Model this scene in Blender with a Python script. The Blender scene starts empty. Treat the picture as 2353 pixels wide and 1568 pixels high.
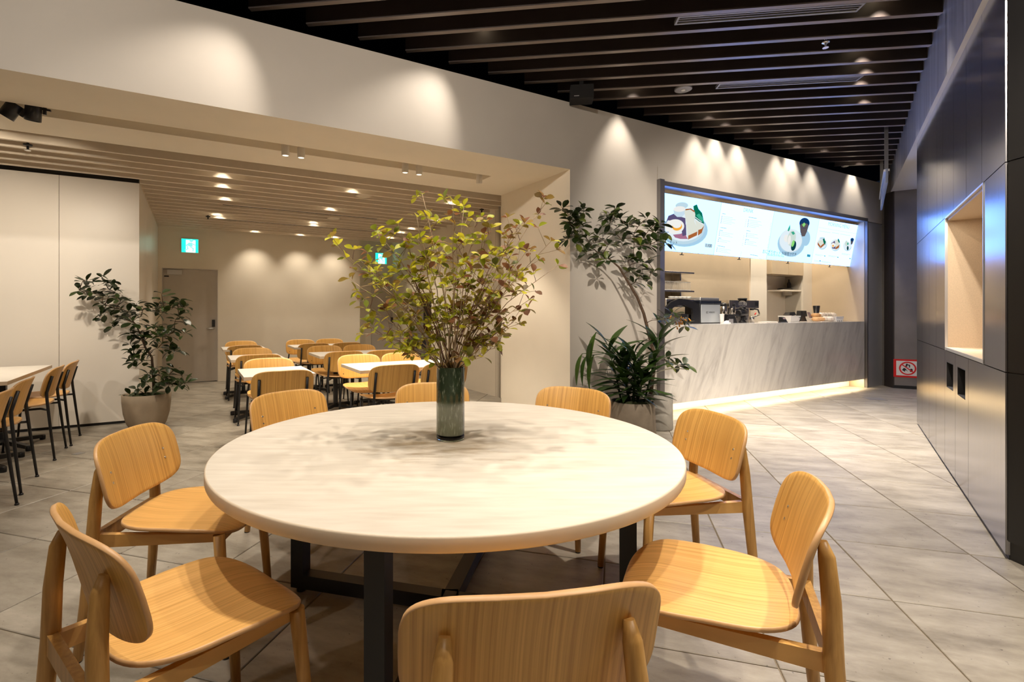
import bpy, math, random
from mathutils import Vector, Matrix, Quaternion

SC = bpy.context.scene
COL = SC.collection
PI = math.pi
rad = math.radians

# ------------------------------------------------------------------ camera, world, exposure
FPX, PCX, PCY, EYE = 1150.0, 1080.0, 718.0, 1.243      # lens in pixels of the 2353x1568 frame, eye height
cam = bpy.data.cameras.new('camera')
cam.sensor_width = 36.0
cam.lens = FPX / 2353.0 * 36.0
cam.shift_x = (1176.5 - PCX) / 2353.0
cam.shift_y = -(784.0 - PCY) / 2353.0
cam.clip_start = 0.05
camo = bpy.data.objects.new('camera', cam)
camo.location = (0, 0, EYE)
camo.rotation_euler = (PI / 2, 0, 0)
COL.objects.link(camo)
SC.camera = camo

w = bpy.data.worlds.new('world')
w.use_nodes = True
w.node_tree.nodes['Background'].inputs[0].default_value = (0.10, 0.16, 0.30, 1)
w.node_tree.nodes['Background'].inputs[1].default_value = 0.05
SC.world = w
SC.view_settings.view_transform = 'Standard'
SC.view_settings.look = 'None'
SC.view_settings.gamma = 1.0
SC.view_settings.exposure = 0.0
SC.view_settings.use_curve_mapping = False
SC.cycles.max_bounces = 8
SC.cycles.diffuse_bounces = 5
SC.cycles.glossy_bounces = 4
SC.cycles.transmission_bounces = 6
SC.cycles.transparent_max_bounces = 8
SC.cycles.sample_clamp_indirect = 6.0
SC.cycles.caustics_reflective = False
SC.cycles.caustics_refractive = False

WARM = (1.0, 0.86, 0.68)
HALL = (1.0, 0.88, 0.74)
WASH_W = 140.0                    # watts of one added, unseen wall-washing spotlight
HALL_W = 345.0                     # watts of one hall downlight
ROOM_W = 66.0                     # watts of one dining room downlight
SCREEN = (0.37, 0.77, 2.3)       # menu screen white
SCREEN_E = 2.6
SOFFIT_W = 108.0
KITCHEN_W = 95.0
NICHE_W = 2.2

# ------------------------------------------------------------------ frames of the building
# the cream wall: origin at the foot of the kitchen opening's far jamb, U along it (away), N through it
O = Vector((6.553, 8.263)); U = Vector((0.8763, 0.4818)); N = Vector((-0.4818, 0.8763))
# the metal wall: origin at its near corner, M along it (away), MI into it
MO = Vector((2.697, 2.521)); M = Vector((0.598, 0.8015)); MI = Vector((0.8015, -0.598))
# dark slats: A along them (towards the cream wall), B across them
A = Vector((-0.9912, 0.1325)); B = Vector((0.1325, 0.9912))

def wn(t, n, z=0.0):
    p = O + U * t + N * n
    return Vector((p.x, p.y, z))
def mw(s, d, z=0.0):
    p = MO + M * s + MI * d
    return Vector((p.x, p.y, z))
def at(px, py, Y):
    return Vector(((px - PCX) / FPX * Y, Y, EYE + (PCY - py) / FPX * Y))
def fl(px, py, z=0.0):
    Y = FPX * (EYE - z) / (py - PCY)
    return Vector(((px - PCX) / FPX * Y, Y, z))
def tn(p):
    d = Vector((p.x, p.y)) - O
    return d.dot(U), d.dot(N)
def t_at(px, n):
    k = (px - PCX) / FPX
    b = O + N * n
    return (k * b.y - b.x) / (U.x - k * U.y)
def n_at(px, t):
    k = (px - PCX) / FPX
    b = O + U * t
    return (k * b.y - b.x) / (N.x - k * N.y)
def s_at(px):
    k = (px - PCX) / FPX
    return (k * MO.y - MO.x) / (M.x - k * M.y)
ROT_W = math.atan2(U.y, U.x)      # local x along U, local y along N
ROT_M = math.atan2(M.y, M.x)      # local x along M; local y points out of the wall into the hall (-MI)

# ------------------------------------------------------------------ materials
def mat(name):
    m = bpy.data.materials.new(name)
    m.use_nodes = True
    nt = m.node_tree
    return m, nt, nt.nodes['Principled BSDF']
def nd(nt, typ, **kw):
    n = nt.nodes.new(typ)
    for k, v in kw.items():
        if k.startswith('i_'):
            n.inputs[int(k[2:])].default_value = v
        else:
            setattr(n, k, v)
    return n
def ramp(nt, fac, stops):
    r = nt.nodes.new('ShaderNodeValToRGB')
    e = r.color_ramp.elements
    while len(e) < len(stops):
        e.new(0.5)
    for i, (p, c) in enumerate(stops):
        e[i].position = p
        e[i].color = (c[0], c[1], c[2], 1)
    nt.links.new(fac, r.inputs[0])
    return r.outputs[0]
def plain(name, col, rough=0.5, metal=0.0, var=0.0, scale=8.0, bump=0.0, bscale=120.0, spec=None):
    m, nt, b = mat(name)
    b.inputs['Roughness'].default_value = rough
    b.inputs['Metallic'].default_value = metal
    if spec is not None:
        b.inputs['Specular IOR Level'].default_value = spec
    b.inputs['Base Color'].default_value = (*col, 1)
    if var or bump:
        tc = nd(nt, 'ShaderNodeTexCoord')
    if var:
        no = nd(nt, 'ShaderNodeTexNoise')
        no.inputs['Scale'].default_value = scale
        no.inputs['Detail'].default_value = 5
        nt.links.new(tc.outputs['Object'], no.inputs['Vector'])
        lo = [c * (1 - var) for c in col]; hi = [min(1, c * (1 + var)) for c in col]
        nt.links.new(ramp(nt, no.outputs['Fac'], [(0.3, lo), (0.7, hi)]), b.inputs['Base Color'])
    if bump:
        n2 = nd(nt, 'ShaderNodeTexNoise')
        n2.inputs['Scale'].default_value = bscale
        nt.links.new(tc.outputs['Object'], n2.inputs['Vector'])
        bp = nd(nt, 'ShaderNodeBump')
        bp.inputs['Strength'].default_value = bump
        bp.inputs['Distance'].default_value = 0.002
        nt.links.new(n2.outputs['Fac'], bp.inputs['Height'])
        nt.links.new(bp.outputs[0], b.inputs['Normal'])
    return m
def emit(name, col, strength):
    m, nt, b = mat(name)
    b.inputs['Base Color'].default_value = (0, 0, 0, 1)
    b.inputs['Specular IOR Level'].default_value = 0.0
    b.inputs['Emission Color'].default_value = (*col, 1)
    b.inputs['Emission Strength'].default_value = strength
    return m
def oak(name, stretch, lo, hi):
    m, nt, b = mat(name)
    tc = nd(nt, 'ShaderNodeTexCoord'); oi = nd(nt, 'ShaderNodeObjectInfo')
    mp = nd(nt, 'ShaderNodeMapping'); mp.inputs['Scale'].default_value = stretch
    ad = nd(nt, 'ShaderNodeVectorMath', operation='ADD')
    mul = nd(nt, 'ShaderNodeMath', operation='MULTIPLY'); mul.inputs[1].default_value = 37.0
    nt.links.new(oi.outputs['Random'], mul.inputs[0])
    nt.links.new(tc.outputs['Object'], mp.inputs['Vector'])
    nt.links.new(mp.outputs[0], ad.inputs[0]); nt.links.new(mul.outputs[0], ad.inputs[1])
    n1 = nd(nt, 'ShaderNodeTexNoise'); n1.inputs['Scale'].default_value = 1.0
    n1.inputs['Detail'].default_value = 4; n1.inputs['Roughness'].default_value = 0.6; n1.inputs['Distortion'].default_value = 0.0
    nt.links.new(ad.outputs[0], n1.inputs['Vector'])
    c = ramp(nt, n1.outputs['Fac'], [(0.30, lo), (0.48, [(a + d) / 2 for a, d in zip(lo, hi)]), (0.68, hi)])
    nt.links.new(c, b.inputs['Base Color'])
    b.inputs['Roughness'].default_value = 0.42
    bp = nd(nt, 'ShaderNodeBump'); bp.inputs['Strength'].default_value = 0.12; bp.inputs['Distance'].default_value = 0.001
    nt.links.new(n1.outputs['Fac'], bp.inputs['Height']); nt.links.new(bp.outputs[0], b.inputs['Normal'])
    return m
def leaf(name, stops, trans=0.35, rough=0.45):
    m, nt, b = mat(name)
    oi = nd(nt, 'ShaderNodeObjectInfo'); ge = nd(nt, 'ShaderNodeNewGeometry')
    ad = nd(nt, 'ShaderNodeMath', operation='ADD'); fr = nd(nt, 'ShaderNodeMath', operation='FRACT')
    nt.links.new(oi.outputs['Random'], ad.inputs[0]); nt.links.new(ge.outputs['Random Per Island'], ad.inputs[1])
    nt.links.new(ad.outputs[0], fr.inputs[0])
    c = ramp(nt, fr.outputs[0], stops)
    nt.links.new(c, b.inputs['Base Color'])
    b.inputs['Roughness'].default_value = rough
    if trans:
        tr = nd(nt, 'ShaderNodeBsdfTranslucent'); mx = nd(nt, 'ShaderNodeMixShader'); mx.inputs[0].default_value = trans
        nt.links.new(c, tr.inputs[0]); nt.links.new(b.outputs[0], mx.inputs[1]); nt.links.new(tr.outputs[0], mx.inputs[2])
        nt.links.new(mx.outputs[0], nt.nodes['Material Output'].inputs[0])
    return m
ANI = 0.25
def steel(name, col, rough, streak=(1, 1, 1), amt=0.15, aniso=0.0):
    m, nt, b = mat(name)
    b.inputs['Metallic'].default_value = 1.0
    tc = nd(nt, 'ShaderNodeTexCoord'); mp = nd(nt, 'ShaderNodeMapping'); mp.inputs['Scale'].default_value = streak
    no = nd(nt, 'ShaderNodeTexNoise'); no.inputs['Scale'].default_value = 1.0; no.inputs['Detail'].default_value = 6
    nt.links.new(tc.outputs['Object'], mp.inputs[0]); nt.links.new(mp.outputs[0], no.inputs['Vector'])
    lo = [c * (1 - amt) for c in col]; hi = [min(1, c * (1 + amt)) for c in col]
    nt.links.new(ramp(nt, no.outputs['Fac'], [(0.3, lo), (0.7, hi)]), b.inputs['Base Color'])
    mr = nd(nt, 'ShaderNodeMapRange'); mr.inputs[3].default_value = rough * 0.85; mr.inputs[4].default_value = rough * 1.2
    nt.links.new(no.outputs['Fac'], mr.inputs[0]); nt.links.new(mr.outputs[0], b.inputs['Roughness'])
    if aniso:
        b.inputs['Anisotropic'].default_value = aniso
        tg = nd(nt, 'ShaderNodeTangent', direction_type='RADIAL', axis='Z')
        nt.links.new(tg.outputs[0], b.inputs['Tangent'])
        b.inputs['Anisotropic Rotation'].default_value = ANI
    return m

MT = {}
MT['cream'] = plain('cream_paint', (0.85, 0.78, 0.66), 0.75, var=0.03, scale=2.0)
MT['greige'] = plain('greige_paint', (0.62, 0.575, 0.52), 0.6, var=0.04, scale=1.6)
MT['white_panel'] = plain('white_panel', (0.84, 0.79, 0.72), 0.36, var=0.02, scale=1.2)
MT['slat_cream'] = plain('cream_slat', (0.74, 0.65, 0.53), 0.5)
MT['ceil_cream'] = plain('cream_ceiling', (0.55, 0.47, 0.37), 0.8)
MT['slat_dark'] = plain('dark_slat', (0.050, 0.036, 0.032), 0.55, var=0.1, scale=3)
MT['slat_lit_bottom'] = plain('slat_lit_underside', (0.25, 0.205, 0.185), 0.32)  # lighter underside: light from below put into the colour
MT['void'] = plain('ceiling_void', (0.010, 0.009, 0.009), 0.9)
MT['black'] = plain('black_steel', (0.010, 0.010, 0.011), 0.42)
MT['black_plastic'] = plain('black_plastic', (0.014, 0.014, 0.016), 0.35)
MT['black_panel'] = plain('black_panel', (0.010, 0.010, 0.011), 0.38)
MT['grout'] = plain('grout', (0.22, 0.175, 0.12), 0.85, var=0.2, scale=6)
MT['oak_v'] = oak('oak_upright_grain', (170, 3.0, 0.9), (0.50, 0.248, 0.052), (0.78, 0.455, 0.125))
MT['oak_y'] = oak('oak_long_grain', (150, 1.4, 5.0), (0.56, 0.295, 0.075), (0.82, 0.475, 0.155))
MT['oak_leg'] = oak('oak_leg_grain', (60, 60, 2.0), (0.40, 0.205, 0.052), (0.64, 0.365, 0.115))
MT['oak_edge'] = oak('oak_ply_edge', (9, 9, 9), (0.54, 0.30, 0.12), (0.66, 0.40, 0.19))
MT['chrome'] = plain('chrome', (0.8, 0.8, 0.8), 0.2, 1.0)
MT['white_lam'] = plain('white_laminate', (0.82, 0.78, 0.72), 0.35, var=0.02, scale=20)
MT['lam_edge'] = plain('laminate_edge', (0.66, 0.56, 0.43), 0.45)
MT['ply_white'] = plain('pale_side', (0.8, 0.7, 0.58), 0.5)
MT['soil'] = plain('moss', (0.045, 0.055, 0.015), 0.9, var=0.5, scale=60, bump=0.8, bscale=80)
MT['pot_tan'] = plain('tan_planter', (0.36, 0.29, 0.21), 0.75, var=0.14, scale=7, bump=0.2, bscale=60)
MT['pot_brown'] = plain('brown_grey_planter', (0.25, 0.205, 0.155), 0.8, var=0.12, scale=14, bump=0.25, bscale=90)
MT['pot_grey'] = plain('grey_planter', (0.33, 0.31, 0.275), 0.8, var=0.15, scale=10, bump=0.25, bscale=90)
MT['bark'] = plain('bark', (0.085, 0.05, 0.028), 0.8, var=0.3, scale=40)
MT['twig'] = plain('dry_twig', (0.42, 0.31, 0.19), 0.7, var=0.3, scale=30)
MT['twig_red'] = plain('red_twig', (0.16, 0.06, 0.04), 0.6, var=0.3, scale=30)
MT['leaf_dark'] = leaf('dark_green_leaf', [(0.0, (0.012, 0.022, 0.006)), (0.5, (0.022, 0.040, 0.010)), (1.0, (0.040, 0.065, 0.014))], 0.15, 0.35)
MT['leaf_mid'] = leaf('mid_green_leaf', [(0.0, (0.020, 0.038, 0.008)), (0.5, (0.045, 0.075, 0.015)), (0.85, (0.11, 0.15, 0.025)), (1.0, (0.16, 0.19, 0.03))], 0.2, 0.35)
MT['leaf_lance'] = leaf('lance_leaf', [(0.0, (0.012, 0.030, 0.008)), (0.6, (0.03, 0.065, 0.014)), (1.0, (0.06, 0.12, 0.02))], 0.15, 0.3)
MT['leaf_yellow'] = leaf('yellow_green_leaf', [(0.0, (0.24, 0.29, 0.015)), (0.25, (0.42, 0.44, 0.020)), (0.5, (0.62, 0.55, 0.03)), (0.68, (0.40, 0.36, 0.03)), (0.85, (0.14, 0.17, 0.015)), (1.0, (0.36, 0.20, 0.04))], 0.4, 0.5)
MT['leaf_brown'] = leaf('red_brown_leaf', [(0.0, (0.16, 0.06, 0.03)), (0.4, (0.26, 0.11, 0.045)), (0.7, (0.30, 0.23, 0.04)), (1.0, (0.14, 0.09, 0.03))], 0.35, 0.5)
MT['blossom'] = plain('orange_blossom', (0.75, 0.33, 0.05), 0.6, var=0.3, scale=60)
MT['metal_wall'] = steel('brushed_wall_metal', (0.30, 0.295, 0.31), 0.17, (90, 90, 1.2), 0.10, 0.8)
MT['kitchen_steel'] = plain('kitchen_steel', (0.66, 0.54, 0.38), 0.42, 0.15, var=0.06, scale=2)
MT['niche'] = plain('niche_fabric', (0.60, 0.47, 0.33), 0.55, 0.1, var=0.08, scale=160)
MT['inox'] = steel('stainless', (0.62, 0.58, 0.53), 0.24, (40, 40, 3), 0.12)
MT['frame_grey'] = plain('grey_metal_frame', (0.20, 0.19, 0.19), 0.35, 0.7)
MT['alu'] = plain('pale_aluminium', (0.72, 0.72, 0.72), 0.32, 0.85)
MT['alu_panel'] = plain('alu_panel', (0.62, 0.63, 0.66), 0.38, 0.5)
MT['pier'] = plain('grey_concrete', (0.20, 0.18, 0.165), 0.75, var=0.12, scale=3, bump=0.2)
MT['brown_dark'] = plain('dark_brown_panel', (0.035, 0.026, 0.021), 0.5)
MT['bulk'] = steel('bulkhead_metal', (0.56, 0.56, 0.60), 0.40, (14, 14, 0.8), 0.22, 0.4)
MT['white'] = plain('white_gloss', (0.82, 0.80, 0.76), 0.35)
MT['white_fix'] = plain('white_fixture', (0.8, 0.76, 0.7), 0.45)
MT['red'] = plain('sign_red', (0.72, 0.008, 0.008), 0.45)
MT['ink'] = plain('black_ink', (0.012, 0.012, 0.012), 0.5)
MT['door'] = plain('door_paint', (0.60, 0.55, 0.49), 0.5, var=0.02)
MT['vent_grey'] = plain('vent_grey', (0.30, 0.29, 0.29), 0.45, 0.3)
MT['speaker'] = plain('speaker_grille', (0.62, 0.54, 0.42), 0.6, var=0.15, scale=200)
MT['bread'] = plain('bread', (0.62, 0.36, 0.16), 0.7, var=0.3, scale=40)
MT['wrap'] = plain('clear_wrap', (0.75, 0.66, 0.56), 0.15, var=0.25, scale=50)
MT['card'] = plain('pale_card', (0.66, 0.60, 0.52), 0.7)
MT['mauve'] = plain('mauve_card', (0.28, 0.20, 0.21), 0.6)
MT['silver_blue'] = plain('silver_front', (0.56, 0.60, 0.63), 0.3, 0.25)
MT['navy'] = plain('navy_gloss', (0.018, 0.022, 0.035), 0.2)

# clear glass and acrylic
def glassy(name, col, rough, tw=1.0):
    m, nt, b = mat(name)
    b.inputs['Base Color'].default_value = (*col, 1)
    b.inputs['Transmission Weight'].default_value = tw
    b.inputs['Roughness'].default_value = rough
    b.inputs['IOR'].default_value = 1.45
    return m
MT['clear'] = glassy('clear_plastic', (0.95, 0.95, 0.95), 0.06)
MT['acrylic'] = glassy('acrylic', (0.86, 0.92, 0.97), 0.15, 0.55)

def vase_mat():
    m, nt, b = mat('speckled_green_glass')
    tc = nd(nt, 'ShaderNodeTexCoord'); mp = nd(nt, 'ShaderNodeMapping'); mp.inputs['Scale'].default_value = (130, 130, 32)
    no = nd(nt, 'ShaderNodeTexNoise'); no.inputs['Scale'].default_value = 1.0; no.inputs['Detail'].default_value = 3
    nt.links.new(tc.outputs['Object'], mp.inputs[0]); nt.links.new(mp.outputs[0], no.inputs['Vector'])
    sp = nd(nt, 'ShaderNodeSeparateXYZ'); nt.links.new(tc.outputs['Object'], sp.inputs[0])
    gt = nd(nt, 'ShaderNodeMapRange'); gt.inputs[1].default_value = 0.135; gt.inputs[2].default_value = 0.165
    nt.links.new(sp.outputs['Z'], gt.inputs[0])
    c1 = ramp(nt, no.outputs['Fac'], [(0.0, (0.10, 0.115, 0.07)), (0.55, (0.16, 0.175, 0.11)), (0.75, (0.34, 0.35, 0.26))])
    c2 = ramp(nt, no.outputs['Fac'], [(0.0, (0.020, 0.034, 0.020)), (0.58, (0.045, 0.070, 0.042)), (0.72, (0.30, 0.34, 0.27))])
    mx = nd(nt, 'ShaderNodeMix', data_type='RGBA')
    nt.links.new(gt.outputs[0], mx.inputs[0]); nt.links.new(c1, mx.inputs[6]); nt.links.new(c2, mx.inputs[7])
    nt.links.new(mx.outputs[2], b.inputs['Base Color'])
    b.inputs['Roughness'].default_value = 0.12
    b.inputs['Coat Weight'].default_value = 0.6
    b.inputs['Transmission Weight'].default_value = 0.12
    return m
MT['vase'] = vase_mat()
MT['vase_foot'] = glassy('green_clear_glass', (0.55, 0.66, 0.58), 0.03)

def tile_mat():
    m, nt, b = mat('stone_tile')
    tc = nd(nt, 'ShaderNodeTexCoord'); oi = nd(nt, 'ShaderNodeObjectInfo'); ge = nd(nt, 'ShaderNodeNewGeometry')
    rnd = nd(nt, 'ShaderNodeMath', operation='ADD')
    nt.links.new(oi.outputs['Random'], rnd.inputs[0]); nt.links.new(ge.outputs['Random Per Island'], rnd.inputs[1])
    mul = nd(nt, 'ShaderNodeMath', operation='MULTIPLY'); mul.inputs[1].default_value = 41.0
    nt.links.new(rnd.outputs[0], mul.inputs[0])
    ad = nd(nt, 'ShaderNodeVectorMath', operation='ADD')
    nt.links.new(tc.outputs['Object'], ad.inputs[0]); nt.links.new(mul.outputs[0], ad.inputs[1])
    mp = nd(nt, 'ShaderNodeMapping'); mp.inputs['Scale'].default_value = (1.0, 2.6, 1.0)
    nt.links.new(ad.outputs[0], mp.inputs[0])
    n1 = nd(nt, 'ShaderNodeTexNoise'); n1.inputs['Scale'].default_value = 3.2; n1.inputs['Detail'].default_value = 9; n1.inputs['Roughness'].default_value = 0.66
    nt.links.new(mp.outputs[0], n1.inputs['Vector'])
    c = ramp(nt, n1.outputs['Fac'], [(0.30, (0.205, 0.180, 0.142)), (0.50, (0.325, 0.292, 0.240)), (0.70, (0.430, 0.395, 0.335))])
    fr = nd(nt, 'ShaderNodeMath', operation='FRACT'); nt.links.new(rnd.outputs[0], fr.inputs[0])
    mr = nd(nt, 'ShaderNodeMapRange'); mr.inputs[3].default_value = 0.86; mr.inputs[4].default_value = 1.10
    nt.links.new(fr.outputs[0], mr.inputs[0])
    hs = nd(nt, 'ShaderNodeHueSaturation'); nt.links.new(c, hs.inputs['Color']); nt.links.new(mr.outputs[0], hs.inputs['Value'])
    n3 = nd(nt, 'ShaderNodeTexNoise'); n3.inputs['Scale'].default_value = 55.0
    nt.links.new(ad.outputs[0], n3.inputs['Vector'])
    pit = ramp(nt, n3.outputs['Fac'], [(0.24, (0.45, 0.45, 0.45)), (0.30, (1, 1, 1))])
    mm = nd(nt, 'ShaderNodeMix', data_type='RGBA', blend_type='MULTIPLY'); mm.inputs[0].default_value = 1.0
    nt.links.new(hs.outputs[0], mm.inputs[6]); nt.links.new(pit, mm.inputs[7])
    nt.links.new(mm.outputs[2], b.inputs['Base Color'])
    b.inputs['Roughness'].default_value = 0.42
    bp = nd(nt, 'ShaderNodeBump'); bp.inputs['Strength'].default_value = 0.15; bp.inputs['Distance'].default_value = 0.003
    nt.links.new(n1.outputs['Fac'], bp.inputs['Height']); nt.links.new(bp.outputs[0], b.inputs['Normal'])
    return m
MT['tile'] = tile_mat()

def marble_mat():
    m, nt, b = mat('streaked_marble')
    tc = nd(nt, 'ShaderNodeTexCoord')
    mp = nd(nt, 'ShaderNodeMapping'); mp.inputs['Rotation'].default_value = (0, rad(-26), 0)
    nt.links.new(tc.outputs['Object'], mp.inputs[0])
    mp2 = nd(nt, 'ShaderNodeMapping'); mp2.inputs['Scale'].default_value = (6.0, 4.0, 1.1)
    nt.links.new(mp.outputs[0], mp2.inputs[0])
    n1 = nd(nt, 'ShaderNodeTexNoise'); n1.inputs['Scale'].default_value = 1.3; n1.inputs['Detail'].default_value = 10
    n1.inputs['Roughness'].default_value = 0.62; n1.inputs['Distortion'].default_value = 0.9
    nt.links.new(mp2.outputs[0], n1.inputs['Vector'])
    c = ramp(nt, n1.outputs['Fac'], [(0.26, (0.50, 0.475, 0.455)), (0.42, (0.66, 0.635, 0.61)), (0.54, (0.74, 0.715, 0.68)), (0.72, (0.80, 0.775, 0.74))])
    nt.links.new(c, b.inputs['Base Color'])
    b.inputs['Roughness'].default_value = 0.12
    return m
MT['marble'] = marble_mat()

def tabletop_mat():
    m, nt, b = mat('bleached_table_top')
    tc = nd(nt, 'ShaderNodeTexCoord')
    mp = nd(nt, 'ShaderNodeMapping'); mp.inputs['Scale'].default_value = (2.2, 14.0, 4.0)
    nt.links.new(tc.outputs['Object'], mp.inputs[0])
    n1 = nd(nt, 'ShaderNodeTexNoise'); n1.inputs['Scale'].default_value = 2.4; n1.inputs['Detail'].default_value = 7
    nt.links.new(mp.outputs[0], n1.inputs['Vector'])
    base = ramp(nt, n1.outputs['Fac'], [(0.3, (0.60, 0.54, 0.46)), (0.55, (0.68, 0.625, 0.54)), (0.75, (0.73, 0.68, 0.60))])
    # wear around the middle
    sp = nd(nt, 'ShaderNodeVectorMath', operation='LENGTH'); 
    mp3 = nd(nt, 'ShaderNodeMapping'); mp3.inputs['Scale'].default_value = (1.0, 1.25, 0.0); mp3.inputs['Location'].default_value = (0.06, 0.03, 0)
    nt.links.new(tc.outputs['Object'], mp3.inputs[0]); nt.links.new(mp3.outputs[0], sp.inputs[0])
    mr = nd(nt, 'ShaderNodeMapRange'); mr.inputs[1].default_value = 0.08; mr.inputs[2].default_value = 0.60
    mr.inputs[3].default_value = 0.27; mr.inputs[4].default_value = -0.22
    nt.links.new(sp.outputs['Value'], mr.inputs[0])
    mp4 = nd(nt, 'ShaderNodeMapping'); mp4.inputs['Scale'].default_value = (7, 20, 1)
    nt.links.new(tc.outputs['Object'], mp4.inputs[0])
    n2 = nd(nt, 'ShaderNodeTexNoise'); n2.inputs['Scale'].default_value = 1.0; n2.inputs['Detail'].default_value = 6; n2.inputs['Roughness'].default_value = 0.6
    nt.links.new(mp4.outputs[0], n2.inputs['Vector'])
    ad = nd(nt, 'ShaderNodeMath', operation='ADD'); nt.links.new(mr.outputs[0], ad.inputs[0]); nt.links.new(n2.outputs['Fac'], ad.inputs[1])
    st = nd(nt, 'ShaderNodeMapRange'); st.inputs[1].default_value = 0.54; st.inputs[2].default_value = 0.86; st.inputs[4].default_value = 0.75
    nt.links.new(ad.outputs[0], st.inputs[0])
    mx = nd(nt, 'ShaderNodeMix', data_type='RGBA')
    mx.inputs[7].default_value = (0.26, 0.175, 0.075, 1)
    nt.links.new(st.outputs[0], mx.inputs[0]); nt.links.new(base, mx.inputs[6])
    nt.links.new(mx.outputs[2], b.inputs['Base Color'])
    b.inputs['Roughness'].default_value = 0.38
    return m
MT['tabletop'] = tabletop_mat()

# ------------------------------------------------------------------ mesh builder
class MB:
    def __init__(s):
        s.v = []; s.f = []; s.mi = []; s.sm = []
    def face(s, idx, m=0, smooth=False):
        s.f.append(idx); s.mi.append(m); s.sm.append(smooth)
    def quad(s, pts, m=0):
        b = len(s.v); s.v += [tuple(p) for p in pts]; s.face(list(range(b, b + len(pts))), m)
    def hexa(s, p, m=0):                   # 4 bottom points ccw, 4 top points
        b = len(s.v); s.v += [tuple(q) for q in p]
        for f in ((3, 2, 1, 0), (4, 5, 6, 7), (0, 1, 5, 4), (1, 2, 6, 5), (2, 3, 7, 6), (3, 0, 4, 7)):
            s.face([b + i for i in f], m)
    def box(s, x0, x1, y0, y1, z0, z1, m=0):
        s.hexa([(x0, y0, z0), (x1, y0, z0), (x1, y1, z0), (x0, y1, z0), (x0, y0, z1), (x1, y0, z1), (x1, y1, z1), (x0, y1, z1)], m)
    def bbox(s, x0, x1, y0, y1, z0, z1, c=0.003, m=0):   # box with chamfered upright and level edges
        def ring(d, z): 
            return [(x0 + d, y0, z), (x1 - d, y0, z), (x1, y0 + d, z), (x1, y1 - d, z), (x1 - d, y1, z), (x0 + d, y1, z), (x0, y1 - d, z), (x0, y0 + d, z)]
        def ins(z):
            return [(x0 + 2 * c, y0 + c, z), (x1 - 2 * c, y0 + c, z), (x1 - c, y0 + 2 * c, z), (x1 - c, y1 - 2 * c, z), (x1 - 2 * c, y1 - c, z), (x0 + 2 * c, y1 - c, z), (x0 + c, y1 - 2 * c, z), (x0 + c, y0 + 2 * c, z)]
        s.loft([ins(z0), ring(c, z0 + c), ring(c, z1 - c), ins(z1)], m, True, True, False)
    def loft(s, rings, m=0, cap0=True, cap1=True, smooth=True, closed=True):
        n = len(rings[0]); b = len(s.v)
        for r in rings: s.v += [tuple(p) for p in r]
        for i in range(len(rings) - 1):
            for j in range(n if closed else n - 1):
                k = (j + 1) % n
                s.face([b + i * n + j, b + i * n + k, b + (i + 1) * n + k, b + (i + 1) * n + j], m, smooth)
        if cap0: s.face([b + j for j in reversed(range(n))], m)
        if cap1: s.face([b + (len(rings) - 1) * n + j for j in range(n)], m)
    def tube(s, pts, r, seg=10, m=0, sq=False, caps=True):
        pts = [Vector(p) for p in pts]
        rs = r if isinstance(r, (list, tuple)) else [r] * len(pts)
        rings = []; prev = None
        for i, p in enumerate(pts):
            d = (pts[min(i + 1, len(pts) - 1)] - pts[max(i - 1, 0)]).normalized()
            if prev is None:
                ref = Vector((0, 0, 1)) if abs(d.z) < 0.9 else Vector((1, 0, 0))
                x = d.cross(ref).normalized()
            else:
                x = (prev - d * prev.dot(d)).normalized()
            prev = x; y = d.cross(x)
            rings.append([p + (x * math.cos(2 * PI * k / seg + (PI / 4 if sq else 0)) + y * math.sin(2 * PI * k / seg + (PI / 4 if sq else 0))) * rs[i] for k in range(seg)])
        s.loft(rings, m, caps, caps, not sq)
    def lathe(s, prof, c=(0, 0, 0), seg=32, m=0, cap0=True, cap1=True, smooth=True):
        s.loft([[(c[0] + r * math.cos(2 * PI * k / seg), c[1] + r * math.sin(2 * PI * k / seg), c[2] + z) for k in range(seg)] for r, z in prof], m, cap0, cap1, smooth)
    def cyl(s, a, b, r, seg=12, m=0):
        s.tube([a, b], r, seg, m)
    def prism(s, poly, z0, z1, m=0):        # poly in xy
        s.loft([[(x, y, z0) for x, y in poly], [(x, y, z1) for x, y in poly]], m, True, True, False)
    def mesh(s, name, mats):
        me = bpy.data.meshes.new(name)
        me.from_pydata(s.v, [], s.f)
        for mm in (mats if isinstance(mats, (list, tuple)) else [mats]):
            me.materials.append(MT[mm] if isinstance(mm, str) else mm)
        me.polygons.foreach_set('material_index', s.mi)
        me.polygons.foreach_set('use_smooth', s.sm)
        me.update()
        return me
    def build(s, name, mats, parent=None, loc=None, rz=None, kind=None):
        return link(name, s.mesh(name, mats), parent, loc, rz, kind)

def link(name, data, parent=None, loc=None, rz=None, kind=None):
    o = bpy.data.objects.new(name, data)
    COL.objects.link(o)
    if parent is not None: o.parent = parent
    if loc is not None: o.location = loc
    if rz is not None: o.rotation_euler = (0, 0, rz)
    if kind: o['kind'] = kind
    return o
def tag(o, label, cat, group=None):
    o['label'] = label; o['category'] = cat
    if group: o['group'] = group
    return o
def thing(name, label, cat, loc=(0, 0, 0), rz=0.0, group=None):
    o = link(name, None, None, loc, rz)
    o.empty_display_size = 0.05
    return tag(o, label, cat, group)
def dup(o, loc=None, rz=None, label=None, group=None, parent=None):
    c = o.copy(); COL.objects.link(c)
    if parent is not None: c.parent = parent
    if loc is not None: c.location = loc
    if rz is not None: c.rotation_euler = (0, 0, rz)
    if label: c['label'] = label
    if group: c['group'] = group
    for ch in list(o.children):
        dup(ch, parent=c)
    return c
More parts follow.
